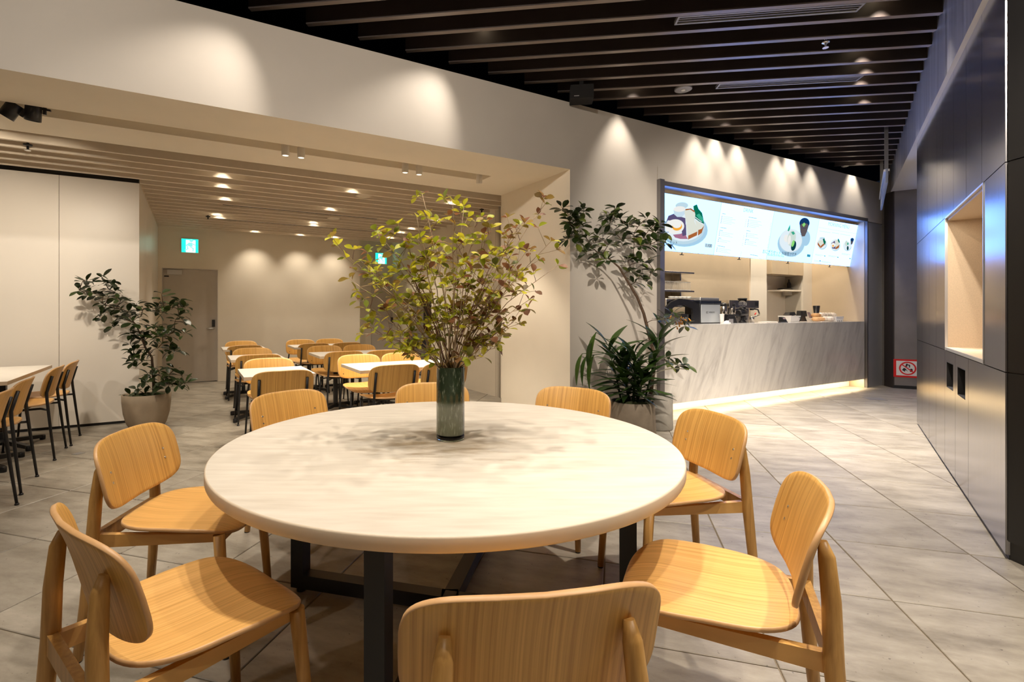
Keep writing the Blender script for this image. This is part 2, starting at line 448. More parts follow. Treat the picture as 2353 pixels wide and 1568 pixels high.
def spot(name, loc, target, watts, angle=70, blend=0.5, col=WARM, r=0.04, parent=None):
    l = bpy.data.lights.new(name, 'SPOT')
    l.energy = watts; l.color = col; l.spot_size = rad(angle); l.spot_blend = blend; l.shadow_soft_size = r
    o = bpy.data.objects.new(name, l); COL.objects.link(o)
    o.location = loc
    d = Vector(target) - Vector(loc)
    o.rotation_euler = d.to_track_quat('-Z', 'Y').to_euler()
    return o
def text_mb(s, size, ext=0.0006, align='CENTER'):
    cu = bpy.data.curves.new('lettering', 'FONT')
    cu.body = s; cu.size = size; cu.extrude = ext; cu.align_x = align; cu.align_y = 'CENTER'; cu.resolution_u = 2
    o = bpy.data.objects.new('lettering', cu); COL.objects.link(o)
    dg = bpy.context.evaluated_depsgraph_get()
    me = bpy.data.meshes.new_from_object(o.evaluated_get(dg))
    bpy.data.objects.remove(o); bpy.data.curves.remove(cu)
    b = MB()
    b.v = [tuple(v.co) for v in me.vertices]; b.f = [list(p.vertices) for p in me.polygons]
    b.mi = [0] * len(b.f); b.sm = [False] * len(b.f)
    bpy.data.meshes.remove(me)
    return b
def merge(dst, src, fn, m=None):
    b = len(dst.v)
    dst.v += [tuple(fn(p)) for p in src.v]
    for f, mi, sm in zip(src.f, src.mi, src.sm):
        dst.face([b + i for i in f], mi if m is None else m, sm)
# ------------------------------------------------------------------ the setting
def wbox(mb, t0, t1, n0, n1, z0, z1, m=0, fm=None):
    mb.hexa([wn(t0, n0, z0), wn(t1, n0, z0), wn(t1, n1, z0), wn(t0, n1, z0), wn(t0, n0, z1), wn(t1, n0, z1), wn(t1, n1, z1), wn(t0, n1, z1)], m)
    for k, v in (fm or {}).items():        # 0 bottom 1 top 2 hall side 3 far end 4 room side 5 near end
        mb.mi[len(mb.mi) - 6 + k] = v
def mbox(mb, s0, s1, d0, d1, z0, z1, m=0, fm=None):
    mb.hexa([mw(s0, d0, z0), mw(s1, d0, z0), mw(s1, d1, z0), mw(s0, d1, z0), mw(s0, d0, z1), mw(s1, d0, z1), mw(s1, d1, z1), mw(s0, d1, z1)], m)
    for k, v in (fm or {}).items():
        mb.mi[len(mb.mi) - 6 + k] = v
def struct(name, mb, mats, parent=None):
    o = mb.build(name, mats, parent)
    if parent is None: o['kind'] = 'structure'
    return o

# floor: a bed of grout with one slab per tile
TH = 0.2809
TI = Vector((math.sin(TH), math.cos(TH))); TJ = Vector((math.cos(TH), -math.sin(TH)))
b = MB(); b.box(-15, 9.5, -3.2, 14, -0.12, -0.006)
floor = struct('floor', b, 'grout')
b = MB(); h = 0.2968; c = 0.0025
b.loft([[(-h, -h, -0.02), (h, -h, -0.02), (h, h, -0.02), (-h, h, -0.02)], [(-h, -h, -c), (h, -h, -c), (h, h, -c), (-h, h, -c)],
        [(-h + c, -h + c, 0), (h - c, -h + c, 0), (h - c, h - c, 0), (-h + c, h - c, 0)]], 0, False, True, False)
tile_me = b.mesh('tile', 'tile')
cells = []
for i in range(-16, 20):
    for j in range(-30, 16):
        p = Vector((2.3209, 3.8869)) + TI * (0.6 * (i + 0.5)) + TJ * (0.6 * (j + 0.5))
        if not (-14.6 < p.x < 9 and -2.9 < p.y < 13.6): continue
        t, n = tn(p)
        s = (p - MO).dot(M); d = (p - MO).dot(MI)
        vis = p.y > 0.75 and -0.35 * p.y - 0.45 - 0.62 * p.y < p.x < 1.12 * p.y + 0.45
        if n > 0.5 and t > -5.5: vis = False            # behind the counter
        if d > 0.5 and s < 4.2: vis = False             # behind the metal wall
        if n > 3.0 and t < -10.6: vis = False           # behind the white partition
        if p.y < 2.75 and p.x > 2.95: vis = False
        if n > 6.4: vis = False
        cells.append((p, vis))
near = sorted([c_ for c_ in cells if c_[1]], key=lambda q: q[0].length)[:296]
near_ids = {id(q) for q in near}
for q in near:
    link('tile', tile_me, floor, (q[0].x, q[0].y, 0), -TH)
b = MB()
for q in cells:
    if id(q) in near_ids: continue
    p = q[0]
    b.quad([(*(p + TJ * (x * h) + TI * (y * h)), 0.0) for x, y in ((-1, -1), (1, -1), (1, 1), (-1, 1))])
link('outlying_tiles', b.mesh('outlying_tiles', 'tile'), floor, kind='stuff')

# the cream wall with the wide opening and the kitchen opening
T_J, T_K = -6.285, -4.905           # near jamb (end of the opening), kitchen opening's near jamb
WT, WO = 3.44, 2.74                 # wall top, opening head
SN0, SN1, SZ = 0.62, 0.83, 2.88     # light slot in the soffit
T_S = -6.87
T_R = -5.84                         # dining room's side wall
b = MB(); fm = {2: 1}
wbox(b, -24, T_J, 0, SN0, WO, WT, 0, fm)
wbox(b, -24, T_J, SN1, 1.34, WO, WT)
wbox(b, -24, T_S, SN0, SN1, SZ, WT)
wbox(b, T_S, T_J, SN0, SN1, WO, WT)
wbox(b, -24, -18, 0, 1.34, 0, WO, 0, fm)
wbox(b, T_J, T_R, 0, 1.34, 0, WT, 0, fm)
wbox(b, T_R, T_K - 0.06, 0, 2.19, 0, WT, 0, fm)
wbox(b, T_K - 0.06, 0.0, 0, 0.12, WO + 0.05, WT, 0, fm)
wall_left = struct('wall_left', b, ['cream', 'greige'])
b = MB(); wbox(b, 0.0, 0.526, 0.0, 3.0, 0.0, 2.735, 0); wbox(b, 0.0, 0.526, 0.0, 3.0, 2.745, WT, 1)
struct('wall_left_end', b, ['alu_panel', 'greige'])
b = MB(); wbox(b, T_R, T_K - 0.06, 2.06, 2.2, 0.0, 2.9); wbox(b, T_R + 0.06, T_K - 0.06, 1.3, 2.1, 0, 2.9)
struct('trim_1', b, 'ceil_cream')

# dining room: side wall with a return station, back wall, recess with a second door
T_A = -6.763; N_B = 5.98
b = MB()
wbox(b, T_R, T_K - 0.06, 2.2, 4.48, 0, 3.0)
wbox(b, T_R, T_K - 0.06, 5.69, 6.75, 0, 3.0)
wbox(b, T_R, T_K - 0.06, 4.48, 5.69, 1.62, 3.0)
wbox(b, T_R + 0.45, T_K - 0.06, 4.48, 5.69, 0, 1.62)
struct('wall_side', b, 'cream')
b = MB()
D_R = t_at(501, N_B); D_L = t_at(372, N_B); D_T = EYE + 98 / FPX * 8.99
wbox(b, -10.6, D_L, N_B, N_B + 0.14, 0, 3.0)
wbox(b, D_L, D_R, N_B, N_B + 0.14, D_T, 3.0)
wbox(b, D_R, T_A, N_B, N_B + 0.75, 0, 3.0)
wbox(b, T_A - 0.2, T_R + 0.3, 6.62, 6.75, 0, 3.0)
struct('wall_back', b, 'cream')
b = MB(); wbox(b, -19, -18, -0.1, 2.8, 0, 3.0); struct('wall_end', b, 'cream')

# the white sliding partition: a run of panels
b = MB(); wbox(b, -18, -10.30, 2.72, 2.80, 0.0, 3.0); wbox(b, -18, -10.28, 2.70, 2.80, 2.71, 2.80); wbox(b, -18, -10.28, 2.705, 2.8, 0.0, 0.03)
wall_partition = struct('wall_partition', b, 'black')
J1 = t_at(135, 2.694); PW = -10.276 - J1
t1 = -10.276
for k in range(8):
    t0 = t1 - PW
    b = MB(); wbox(b, t0 + 0.004, t1, 2.694, 2.75, 0.03, 2.705)
    link('panel', b.mesh('panel', 'white_panel'), wall_partition)
    t1 = t0
edges = [2.694, 3.62, 4.6, 5.55, N_B]
for k in range(4):
    b = MB(); wbox(b, -10.34, -10.276, edges[k] + (0.003 if k else 0.057), edges[k + 1] - 0.003, 0.03, 2.705)
    link('panel', b.mesh('panel', 'white_panel'), wall_partition)
b = MB(); wbox(b, -10.8, -10.30, 2.8, 6.0, 0, 3.0); struct('wall_partition_end', b, 'cream')

# ceilings with one slat each
b = MB(); b.box(-15, 9.5, -3.2, 14, 4.30, 4.4)
ceiling = struct('ceiling', b, 'void')
def w_hit(c, n):           # along-slat coordinate where the slat line at c crosses the cream wall plane n
    # point = B*c + A*a ; (point-O).N = n
    return (n + O.dot(N) - c * B.dot(N)) / A.dot(N)
def m_hit(c, d=0.0):
    return (d + MO.dot(MI) - c * B.dot(MI)) / A.dot(MI)
SL0, SLD, SLZ = 4.408, 0.2568, 3.60
def slat_pt(a, c, z):
    p = A * a + B * c
    return Vector((p.x, p.y, z))
for k in range(-27, 18):
    c0 = SL0 + SLD * k
    a0 = m_hit(c0, -0.035) if c0 > 2.85 else -2.62 / 0.9912 + 0.0
    a1 = w_hit(c0, 0.16)
    if c0 < -1.9: a1 = min(a1, 12.5)
    b = MB(); w2 = 0.022
    b.hexa([slat_pt(a1, c0 - w2, SLZ), slat_pt(a0, c0 - w2, SLZ), slat_pt(a0, c0 + w2, SLZ), slat_pt(a1, c0 + w2, SLZ),
            slat_pt(a1, c0 - w2, SLZ + 0.28), slat_pt(a0, c0 - w2, SLZ + 0.28), slat_pt(a0, c0 + w2, SLZ + 0.28), slat_pt(a1, c0 + w2, SLZ + 0.28)])
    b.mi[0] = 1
    link('slat', b.mesh('slat', ['slat_dark', 'slat_lit_bottom']), ceiling)
RZ = 2.70
b = MB(); wbox(b, -18, T_R, 1.34, 6.75, 2.96, 3.05)
ceil2 = struct('ceiling', b, 'ceil_cream')
b = MB(); wbox(b, -18, T_R, 1.28, 1.345, 2.70, 2.98); 
for k in range(19):
    n0 = 1.49 + 0.24 * k
    if n0 > N_B - 0.05: break
    tl = -17.9 if n0 < 2.66 else -10.27
    b = MB(); wbox(b, tl, T_R - 0.10, n0 - 0.016, n0 + 0.016, RZ, RZ + 0.17)
    link('slat', b.mesh('slat', 'slat_cream'), ceil2)

# kitchen shell behind the counter
NP2 = 0.83
TP2 = t_at(1845, NP2); NBK = n_at(1804, TP2)
NST = NBK - 0.25
b = MB()
wbox(b, T_K - 0.3, t_at(1725, NST), NST, NST + 0.1, 0, 2.95)
kitchen_wall = struct('wall_kitchen', b, 'kitchen_steel')
b = MB()
wbox(b, t_at(1725, NST - 0.02), t_at(1762, NST - 0.02), NST - 0.02, NBK + 0.1, 0, 2.95)
wbox(b, t_at(1762, NST) - 0.1, TP2 + 0.3, NBK, NBK + 0.1, 0, 2.95)
wbox(b, TP2, t_at(1867, NP2) + 0.02, NP2, NBK + 0.05, 0, 2.95)
wbox(b, TP2, 0.6, NP2 + 0.03, NBK + 0.05, 0, 2.95)
struct('wall_kitchen_piers', b, 'cream')
b = MB(); wbox(b, -0.02, 0.0, 0.03, NP2, 0, 2.95); struct('wall_kitchen_end', b, 'kitchen_steel')
b = MB(); wbox(b, T_K - 0.3, 0.6, 0.12, NBK + 0.1, 2.95, 3.05); struct('ceiling', b, 'cream')
b = MB(); wbox(b, T_K - 0.07, T_K - 0.06, 0.0, NST, 0, 2.95); struct('wall_kitchen_side', b, 'cream')
# metal lining of the kitchen opening
b = MB()
wbox(b, T_K - 0.075, T_K, -0.05, 0.012, 0.0, WO + 0.06)
wbox(b, T_K - 0.03, T_K, 0.012, 0.30, 0.0, WO)
wbox(b, T_K, 0.012, -0.012, 0.012, WO, WO + 0.055)
wbox(b, T_K, 0.0, 0.012, 0.32, WO, WO + 0.02)
wbox(b, -0.012, 0.012, -0.012, 0.03, 0.0, WO)
struct('trim_2', b, 'frame_grey')

# metal wall: panels in three rows, a lit niche, two waste slots
b = MB(); mbox(b, 0.01, 3.79, 0.27, 0.5, 0.0, 3.4)
wall_right = struct('wall_right', b, 'black_panel')
def ss(pxs): return [s_at(p) for p in pxs]
G = 0.0025
low = sorted([3.794] + ss([2119, 2135, 2151, 2171, 2195, 2225]) + [0.0])
mid = sorted([3.794] + ss([2119, 2135, 2151]) + [s_at(2172.5)])
top = sorted([3.794] + ss([2118, 2131, 2153, 2166, 2191, 2220, 2256]) + [0.0])
Z1, Z2 = 0.94, 2.0
slots = [(1.035, 1.321), (1.497, 1.79)]; SZ0, SZ1 = 0.655, 0.855
def panel(s0, s1, z0, z1, hole=None):
    b = MB()
    s0 += G; s1 -= G; z0 += G; z1 -= G
    if hole is None:
        mbox(b, s0, s1, 0, 0.03, z0, z1)
    else:
        a0, a1, y0, y1 = hole
        mbox(b, s0, a0, 0, 0.03, z0, z1); mbox(b, a1, s1, 0, 0.03, z0, z1)
        mbox(b, a0, a1, 0, 0.03, z0, y0); mbox(b, a0, a1, 0, 0.03, y1, z1)
    return link('panel', b.mesh('panel', 'metal_wall'), wall_right)
for i in range(len(low) - 1):
    hole = None
    for a0, a1 in slots:
        if low[i] < (a0 + a1) / 2 < low[i + 1]:
            hole = (a0, a1, SZ0, SZ1)
    panel(low[i], low[i + 1], 0.02, Z1, hole)
for i in range(len(mid) - 1):
    panel(mid[i], mid[i + 1], Z1, Z2)
NI0, NI1 = s_at(2261), s_at(2172.5)
panel(0.0, NI0, Z1, Z2)
for i in range(len(top) - 1):
    panel(top[i], top[i + 1], Z2, 3.35)
# niche box
b = MB()
mbox(b, NI0, NI1, 0.24, 0.26, Z1, Z2, 0)
mbox(b, NI0, NI1, 0.012, 0.24, Z2 - 0.03, Z2, 0)
mbox(b, NI0, NI0 + 0.015, 0.012, 0.24, Z1, Z2, 0)
mbox(b, NI1 - 0.015, NI1, 0.012, 0.24, Z1, Z2, 0)
mbox(b, NI0, NI1, 0.012, 0.24, Z1 + 0.008, Z1 + 0.026, 0)
link('niche_lining', b.mesh('niche_lining', 'niche'), wall_right)
b = MB()
mbox(b, NI0, NI1, -0.004, 0.012, Z1 + 0.004, Z1 + 0.026); mbox(b, NI0, NI1, -0.004, 0.012, Z2 - 0.012, Z2)
mbox(b, NI0, NI0 + 0.012, -0.004, 0.012, Z1, Z2); mbox(b, NI1 - 0.012, NI1, -0.004, 0.012, Z1, Z2)
link('niche_frame', b.mesh('niche_frame', 'alu'), wall_right)
b = MB()
for a0, a1 in slots:
    mbox(b, a0, a1, 0.05, 0.06, SZ0, SZ1)
    mbox(b, a0, a0 + 0.004, 0.0, 0.05, SZ0, SZ1); mbox(b, a1 - 0.004, a1, 0.0, 0.05, SZ0, SZ1); mbox(b, a0, a1, 0.0, 0.05, SZ1 - 0.004, SZ1)
    mbox(b, a0, a1, 0.0, 0.05, SZ0, SZ0 + 0.004)
link('waste_slot_lining', b.mesh('waste_slot_lining', 'void'), wall_right)
b = MB(); mbox(b, 0.0, 3.79, 0.012, 0.06, 0.0, 0.02); struct('baseboard_right', b, 'black')

# black return wall running towards the viewer
b = MB()
b.box(2.712, 3.2, -3.0, 2.515, 0.0, 4.3)
wall_r2 = struct('wall_right_return', b, 'black_panel')
for z0, z1 in ((0.09, Z1), (Z1, Z2), (Z2, 3.6)):
    for y0, y1 in ((1.35, 2.515), (0.15, 1.35)):
        b = MB(); b.box(2.700, 2.712, y0 + 0.003, y1 - 0.003, z0 + 0.003, z1 - 0.003)
        link('panel', b.mesh('panel', 'black_panel'), wall_r2)
# bulkhead over the metal wall
b = MB()
b.hexa([mw(0.0, -0.03, 2.985), mw(7.25, -0.03, 3.235), mw(7.25, 1.6, 3.235), mw(0.0, 1.6, 2.985),
        mw(0.0, -0.03, 4.3), mw(7.25, -0.03, 4.3), mw(7.25, 1.6, 4.3), mw(0.0, 1.6, 4.3)])
b.mi[0] = 1
struct('beam_right', b, ['bulk', 'white'])
# grey pier at the end of the passage
P_A, P_B, P_C = (7.01, 8.517), (6.95, 8.215), (8.05, 7.53)
b = MB(); b.prism([P_A, P_B, P_C, (9.2, 8.2), (8.6, 9.6)][::-1], 0.0, 4.2)
struct('pillar', b, 'pier')
b = MB(); b.prism([(7.012, 8.52), (6.944, 8.213), (6.958, 8.205), (7.03, 8.5)], 0.0, 3.235); struct('trim_3', b, 'brown_dark')
b = MB(); b.prism([(6.945, 8.208), (8.05, 7.522), (8.06, 7.535), (6.955, 8.22)][::-1], 0.0, 0.05); struct('baseboard_right', b, 'black')
b = MB(); mbox(b, 3.2, 7.8, 1.5, 1.6, 0.0, 3.4); struct('wall_passage', b, 'pier')
# unseen walls that close the hall behind the viewer
b = MB(); b.box(-15, 3.2, -3.2, -3.0, 0, 4.3); struct('wall_front', b, 'cream')
# ------------------------------------------------------------------ lamps
def downlight(p, watts, label, cat, group, ang=78, blend=0.45, tilt=(0, 0), col=WARM, fix='black_plastic'):
    r = thing('downlight', label, cat, (p.x, p.y, p.z), 0, group)
    m_ = MB(); m_.lathe([(0.052, 0.004), (0.052, -0.006), (0.040, -0.004), (0.036, 0.010)], (0, 0, 0), 20, 0, True, False); m_.build('trim_ring', fix, r)
    m_ = MB(); m_.lathe([(0.036, 0.001), (0.036, 0.003)], (0, 0, 0), 20); m_.build('lens', 'lens', r)
    spot('spot_light', (p.x, p.y, p.z - 0.012), (p.x + tilt[0], p.y + tilt[1], p.z - 2.5), watts, ang, blend, col, 0.035)
    return r
MT['lens'] = emit('lamp_lens', (1.0, 0.80, 0.52), 14.0)
# hall: the pixel is the foot of each glow on a slat; the lamp sits in the gap in front of that slat
HG = 'recessed downlights between the dark slats'
hall = [(1110, 103, -1.3, 0.35), (1455, 222, 0, 0), (1632, 271, 0, 0), (1668, 289, 0, 0), (1720, 302, 0, 0), (1810, 329, 0, 0), (1830, 341, 0, 0), (1897, 348, 0, 0), (1975, 379, 0, 0), (1985, 140, 0, 0), (1988, 171, 0, 0), (1985, 190, 0, 0), (1992, 234, 0, 0), (2020, 40, 0, 0)]
def hall_lamp(x, y, watts, dt=0.0, dn=0.0, ang=80):
    c0 = x * B.x + y * B.y; k = round((c0 - SL0) / SLD + (0.0)); a0 = x * A.x + y * A.y
    q = slat_pt(a0, SL0 + SLD * (k - 0.5), SLZ + 0.20)
    downlight(q, watts, 'small recessed downlight in a gap between the dark ceiling slats', 'ceiling light', HG, ang, 0.75, (U.x * dt + N.x * dn, U.y * dt + N.y * dn), HALL)
for px, py, dt, dn in hall:
    Y = FPX * (SLZ - EYE) / (PCY - py)
    hall_lamp((px - PCX) / FPX * Y, Y, HALL_W * (0.26 if px < 1980 else 0.9), dt, dn, 66)
q = wn(-9.2, -0.42); hall_lamp(q.x, q.y, HALL_W * 0.3, -1.3, 0.35, 66)
for x, y in ((-1.05, 2.55), (0.55, 2.75), (-0.95, 1.15), (0.85, 1.25), (-0.05, 1.95), (1.9, 0.6), (0.2, -0.6), (2.0, 2.2)):
    hall_lamp(x, y, HALL_W * (0.42 if x < 1.0 else 1.0))
WG = 'added spotlights under the dark slats behind the viewer'
for x, y, tx, zt in ((-3.6, -0.4, -11.0, 2.0), (-1.9, 0.5, -8.6, 2.0), (-0.2, 1.0, -6.2, 1.8), (1.5, 1.8, -3.4, 0.45), (2.0, 0.9, -1.2, 0.45)):  # unseen spotlights added to brighten the cream wall and counter front
    tp = wn(tx, 0, zt)
    r = thing('added_wall_spotlight', 'added black cylinder spotlight under the dark slats, out of view, brightening the cream wall', 'spotlight', (x, y, 3.46), 0, WG)
    q = (tp - Vector((x, y, 3.46))).normalized()
    m_ = MB(); m_.tube([tuple(-q * 0.16), tuple(-q * 0.02)], [0.042, 0.046], 20); m_.build('head', 'black_plastic', r)
    m_ = MB(); m_.tube([tuple(-q * 0.09), (-q.x * 0.09, -q.y * 0.09, 0.20)], 0.010, 8); m_.build('stem', 'black_plastic', r)
    spot('spot_light', (x, y, 3.46), tp, WASH_W * (3.4 if zt < 1 else 1.0), 64 if zt < 1 else 118, 0.7 if zt < 1 else 1.0, HALL, 0.04)
for t in (-4.2, -3.0, -1.8, -0.6):  # unseen downlights added to brighten the kitchen
    p = wn(t, 0.45, 2.94)
    downlight(p, KITCHEN_W, 'added unseen downlight in the kitchen ceiling behind the menu screens', 'ceiling light', 'added kitchen downlights', 110, 0.7, (N.x * 0.9, N.y * 0.9), fix='white_fix')
# unseen light added at the niche head to brighten its back
l = bpy.data.lights.new('niche_fill_light', 'AREA'); l.shape = 'RECTANGLE'; l.size = 1.1; l.size_y = 0.02; l.energy = NICHE_W; l.color = WARM
lo_ = bpy.data.objects.new('niche_fill_light', l); COL.objects.link(lo_); lo_.location = mw((NI0 + NI1) / 2, 0.05, Z2 - 0.036); lo_.rotation_euler = (0, 0, ROT_M)
# dining room
RG = 'recessed downlights between the cream slats'
room = [(512, 392), (512, 416), (518, 448), (498.6, 486), (504.5, 493.6), (584.7, 528.8), (687, 536.6), (766, 542), (813, 429.6), (761.6, 472.6), (719.6, 506), (719.6, 512.7), (1038, 458.5), (1005, 498), (946, 519.7), (921, 529), (895, 542)]
for px, py in room:
    Y = FPX * (RZ + 0.06 - EYE) / (PCY - py)
    p = Vector(((px - PCX) / FPX * Y, Y))
    t, n = tn(p); k = round((n - 1.49) / 0.24)
    q = wn(t, 1.49 + 0.24 * (k - 0.5), RZ + 0.19)
    downlight(q, ROOM_W, 'small recessed downlight in a gap between the cream ceiling slats', 'ceiling light', RG, 78, 0.95, fix='white_fix')
for t, n in ((-12.4, 1.9), (-13.6, 1.9), (-11.6, 1.65)):
    k = round((n - 1.49) / 0.24)
    downlight(wn(t, 1.49 + 0.24 * (k - 0.5), RZ + 0.19), ROOM_W, 'small recessed downlight in a gap between the cream ceiling slats', 'ceiling light', RG, 78, 0.95, fix='white_fix')
# ------------------------------------------------------------------ chairs
def shell(fn, th, name, mats, nr=8, na=56, p=4.0):
    """a bent plywood board: fn(a, b) gives the middle surface over a rounded rectangle; faces slot 0, rim slot 1"""
    def q(a, b):
        e = 0.01
        P = Vector(fn(a, b)); du = Vector(fn(a + e, b)) - Vector(fn(a - e, b)); dv = Vector(fn(a, b + e)) - Vector(fn(a, b - e))
        return P, du.cross(dv).normalized()
    mb = MB(); rim = {}
    dirs = []
    for k in range(na):
        t = 2 * PI * k / na; c, s = math.cos(t), math.sin(t)
        dirs.append((math.copysign(abs(c) ** (2 / p), c), math.copysign(abs(s) ** (2 / p), s)))
    for sg in (1, -1):
        P, nn = q(0, 0); base = len(mb.v); mb.v.append(tuple(P + nn * (sg * th / 2)))
        for i in range(1, nr + 1):
            r = (i / nr) ** 0.8
            if i == nr: r = 0.988
            for a, b_ in dirs:
                P, nn = q(a * r, b_ * r); mb.v.append(tuple(P + nn * (sg * th / 2)))
        for k in range(na):
            k2 = (k + 1) % na
            tri = [base, base + 1 + k, base + 1 + k2]
            mb.face(tri if sg > 0 else tri[::-1], 0, True)
            for i in range(nr - 1):
                o1 = base + 1 + i * na; o2 = o1 + na
                qd = [o1 + k, o2 + k, o2 + k2, o1 + k2]
                mb.face(qd if sg > 0 else qd[::-1], 0, True)
        rim[sg] = base + 1 + (nr - 1) * na
    base = len(mb.v)
    for sg in (0.72, -0.72):
        for a, b_ in dirs:
            P, nn = q(a, b_); mb.v.append(tuple(P + nn * (sg * th / 2)))
    for k in range(na):
        k2 = (k + 1) % na
        mb.face([rim[1] + k, base + k, base + k2, rim[1] + k2], 1, True)
        mb.face([base + k, base + na + k, base + na + k2, base + k2], 1, True)
        mb.face([base + na + k, rim[-1] + k, rim[-1] + k2, base + na + k2], 1, True)
    return mb.mesh(name, mats)
BW, BH, BZ, BT, BY, BC = 0.485, 0.262, 0.774, rad(14), -0.215, 0.045
def back_fn(a, b):
    hh = (b + 1) / 2 * BH
    y = BY - hh * math.sin(BT) + BC * a * a - 0.012 * max(0, b) ** 2
    return (-a * BW / 2, y, BZ - BH * math.cos(BT) + hh * math.cos(BT))
def seat_fn(a, b):
    wd = 0.225 + 0.018 * b
    y = 0.005 + 0.225 * b
    z = 0.452 + 0.016 * a * a * (1 - 0.5 * max(0, b)) - 0.008 * (1 - a * a) * (1 - b * b)
    if b > 0.45: z -= 0.034 * ((b - 0.45) / 0.55) ** 2
    if b < -0.3: z += 0.012 * ((-b - 0.3) / 0.7) ** 2
    return (a * wd, y, z)
def at_back(x, z):
    hh = (z - (BZ - BH * math.cos(BT))) / math.cos(BT)
    a = x / (BW / 2); b_ = hh / BH * 2 - 1
    return BY - hh * math.sin(BT) + BC * a * a - 0.012 * max(0, b_) ** 2
back_me = shell(back_fn, 0.013, 'backrest', ['oak_v', 'oak_edge'])
seat_me = shell(seat_fn, 0.013, 'seat', ['oak_y', 'oak_edge'], p=3.4)
b = MB(); b.lathe([(0.0055, 0.0), (0.0055, 0.0014), (0.003, 0.0024)], (0, 0, 0), 10, 0); screw_me = b.mesh('screw', 'chrome')
b = MB(); b.lathe([(0.006, 0.0), (0.006, 0.0014), (0.003, 0.002)], (0, 0, 0), 10, 0); dot_me = b.mesh('screw', 'black')
def screw_at(me, root, x, z):
    y = at_back(x, z) + 0.0062
    o = link('screw', me, root, (x, y, z))
    o.rotation_euler = (-PI / 2 + BT, 0, 0)
def wood_chair(label, group):
    r = thing('oak_chair', label, 'chair', (0, 0, 0), 0, group)
    link('seat', seat_me, r); link('backrest', back_me, r)
    for sx in (-1, 1):
        b = MB()
        yb = at_back(0.165, 0.685)
        b.tube([(sx * 0.214, -0.305, 0.006), (sx * 0.203, -0.285, 0.20), (sx * 0.192, -0.268, 0.42), (sx * 0.178, -0.266, 0.56), (sx * 0.168, yb - 0.022, 0.66), (sx * 0.165, yb - 0.014, 0.695)],
               [0.0155, 0.0185, 0.0215, 0.0205, 0.018, 0.010], 14)
        o = b.build('rear_leg', 'oak_leg', r)
        b2 = MB(); b2.lathe([(0.0145, 0.0), (0.0145, 0.007)], (sx * 0.2145, -0.306, 0), 12); b2.build('glide', 'black_plastic', o)
        b = MB()
        b.tube([(sx * 0.212, 0.212, 0.006), (sx * 0.204, 0.198, 0.22), (sx * 0.194, 0.180, 0.436)], [0.0145, 0.018, 0.0205], 14)
        o = b.build('front_leg', 'oak_leg', r)
        b2 = MB(); b2.lathe([(0.0135, 0.0), (0.0135, 0.007)], (sx * 0.212, 0.2125, 0), 12); b2.build('glide', 'black_plastic', o)
        b = MB()
        x0, x1 = sx * 0.188, sx * 0.166
        b.hexa([(x0, -0.265, 0.392), (x1, -0.265, 0.392), (sx * 0.170, 0.185, 0.408), (sx * 0.190, 0.185, 0.408),
                (x0, -0.265, 0.440), (x1, -0.265, 0.440), (sx * 0.170, 0.185, 0.436), (sx * 0.190, 0.185, 0.436)])
        b.build('side_rail', 'oak_y', r)
    b = MB(); b.box(-0.19, 0.19, -0.279, -0.257, 0.392, 0.444); b.build('rear_rail', 'oak_leg', r)
    b = MB(); b.box(-0.17, 0.17, 0.168, 0.186, 0.400, 0.432); b.build('front_rail', 'oak_leg', r)
    for sx in (-1, 1):
        for z in (0.618, 0.656):
            screw_at(screw_me, r, sx * 0.166, z)
    return r
def steel_chair(label, group):
    r = thing('oak_shell_chair', label, 'chair', (0, 0, 0), 0, group)
    link('seat', seat_me, r); link('backrest', back_me, r)
    for sx in (-1, 1):
        b = MB()
        yb = at_back(0.185, 0.70); yc = at_back(0.185, 0.56)
        b.tube([(sx * 0.218, -0.275, 0.004), (sx * 0.207, -0.248, 0.24), (sx * 0.197, -0.226, 0.45), (sx * 0.190, yc - 0.020, 0.52), (sx * 0.185, yc - 0.018, 0.57), (sx * 0.185, yb - 0.017, 0.705)],
               [0.0085, 0.0105, 0.0115, 0.0115, 0.0115, 0.0115], 10)
        o = b.build('rear_leg', 'black', r)
        b2 = MB(); b2.lathe([(0.013, 0.0), (0.013, 0.008), (0.009, 0.014)], (sx * 0.218, -0.275, 0), 10); b2.build('glide', 'black_plastic', o)
        b = MB()
        b.tube([(sx * 0.218, 0.205, 0.004), (sx * 0.206, 0.185, 0.24), (sx * 0.196, 0.168, 0.425)], [0.0085, 0.0105, 0.0115], 10)
        o = b.build('front_leg', 'black', r)
        b2 = MB(); b2.lathe([(0.013, 0.0), (0.013, 0.008), (0.009, 0.014)], (sx * 0.218, 0.205, 0), 10); b2.build('glide', 'black_plastic', o)
        b = MB()
        b.tube([(sx * 0.197, -0.226, 0.425), (sx * 0.150, -0.170, 0.432), (sx * 0.135, 0.06, 0.424), (sx * 0.196, 0.168, 0.400)], 0.009, 8)
        b.build('seat_bracket', 'black', r)
    b = MB(); b.tube([(-0.14, -0.06, 0.428), (0.14, -0.06, 0.428)], 0.009, 8); b.tube([(-0.14, 0.06, 0.424), (0.14, 0.06, 0.424)], 0.009, 8)
    b.build('seat_support', 'black', r)
    for sx in (-1, 1):
        screw_at(dot_me, r, sx * 0.183, 0.672); screw_at(dot_me, r, sx * 0.183, 0.575)
    return r

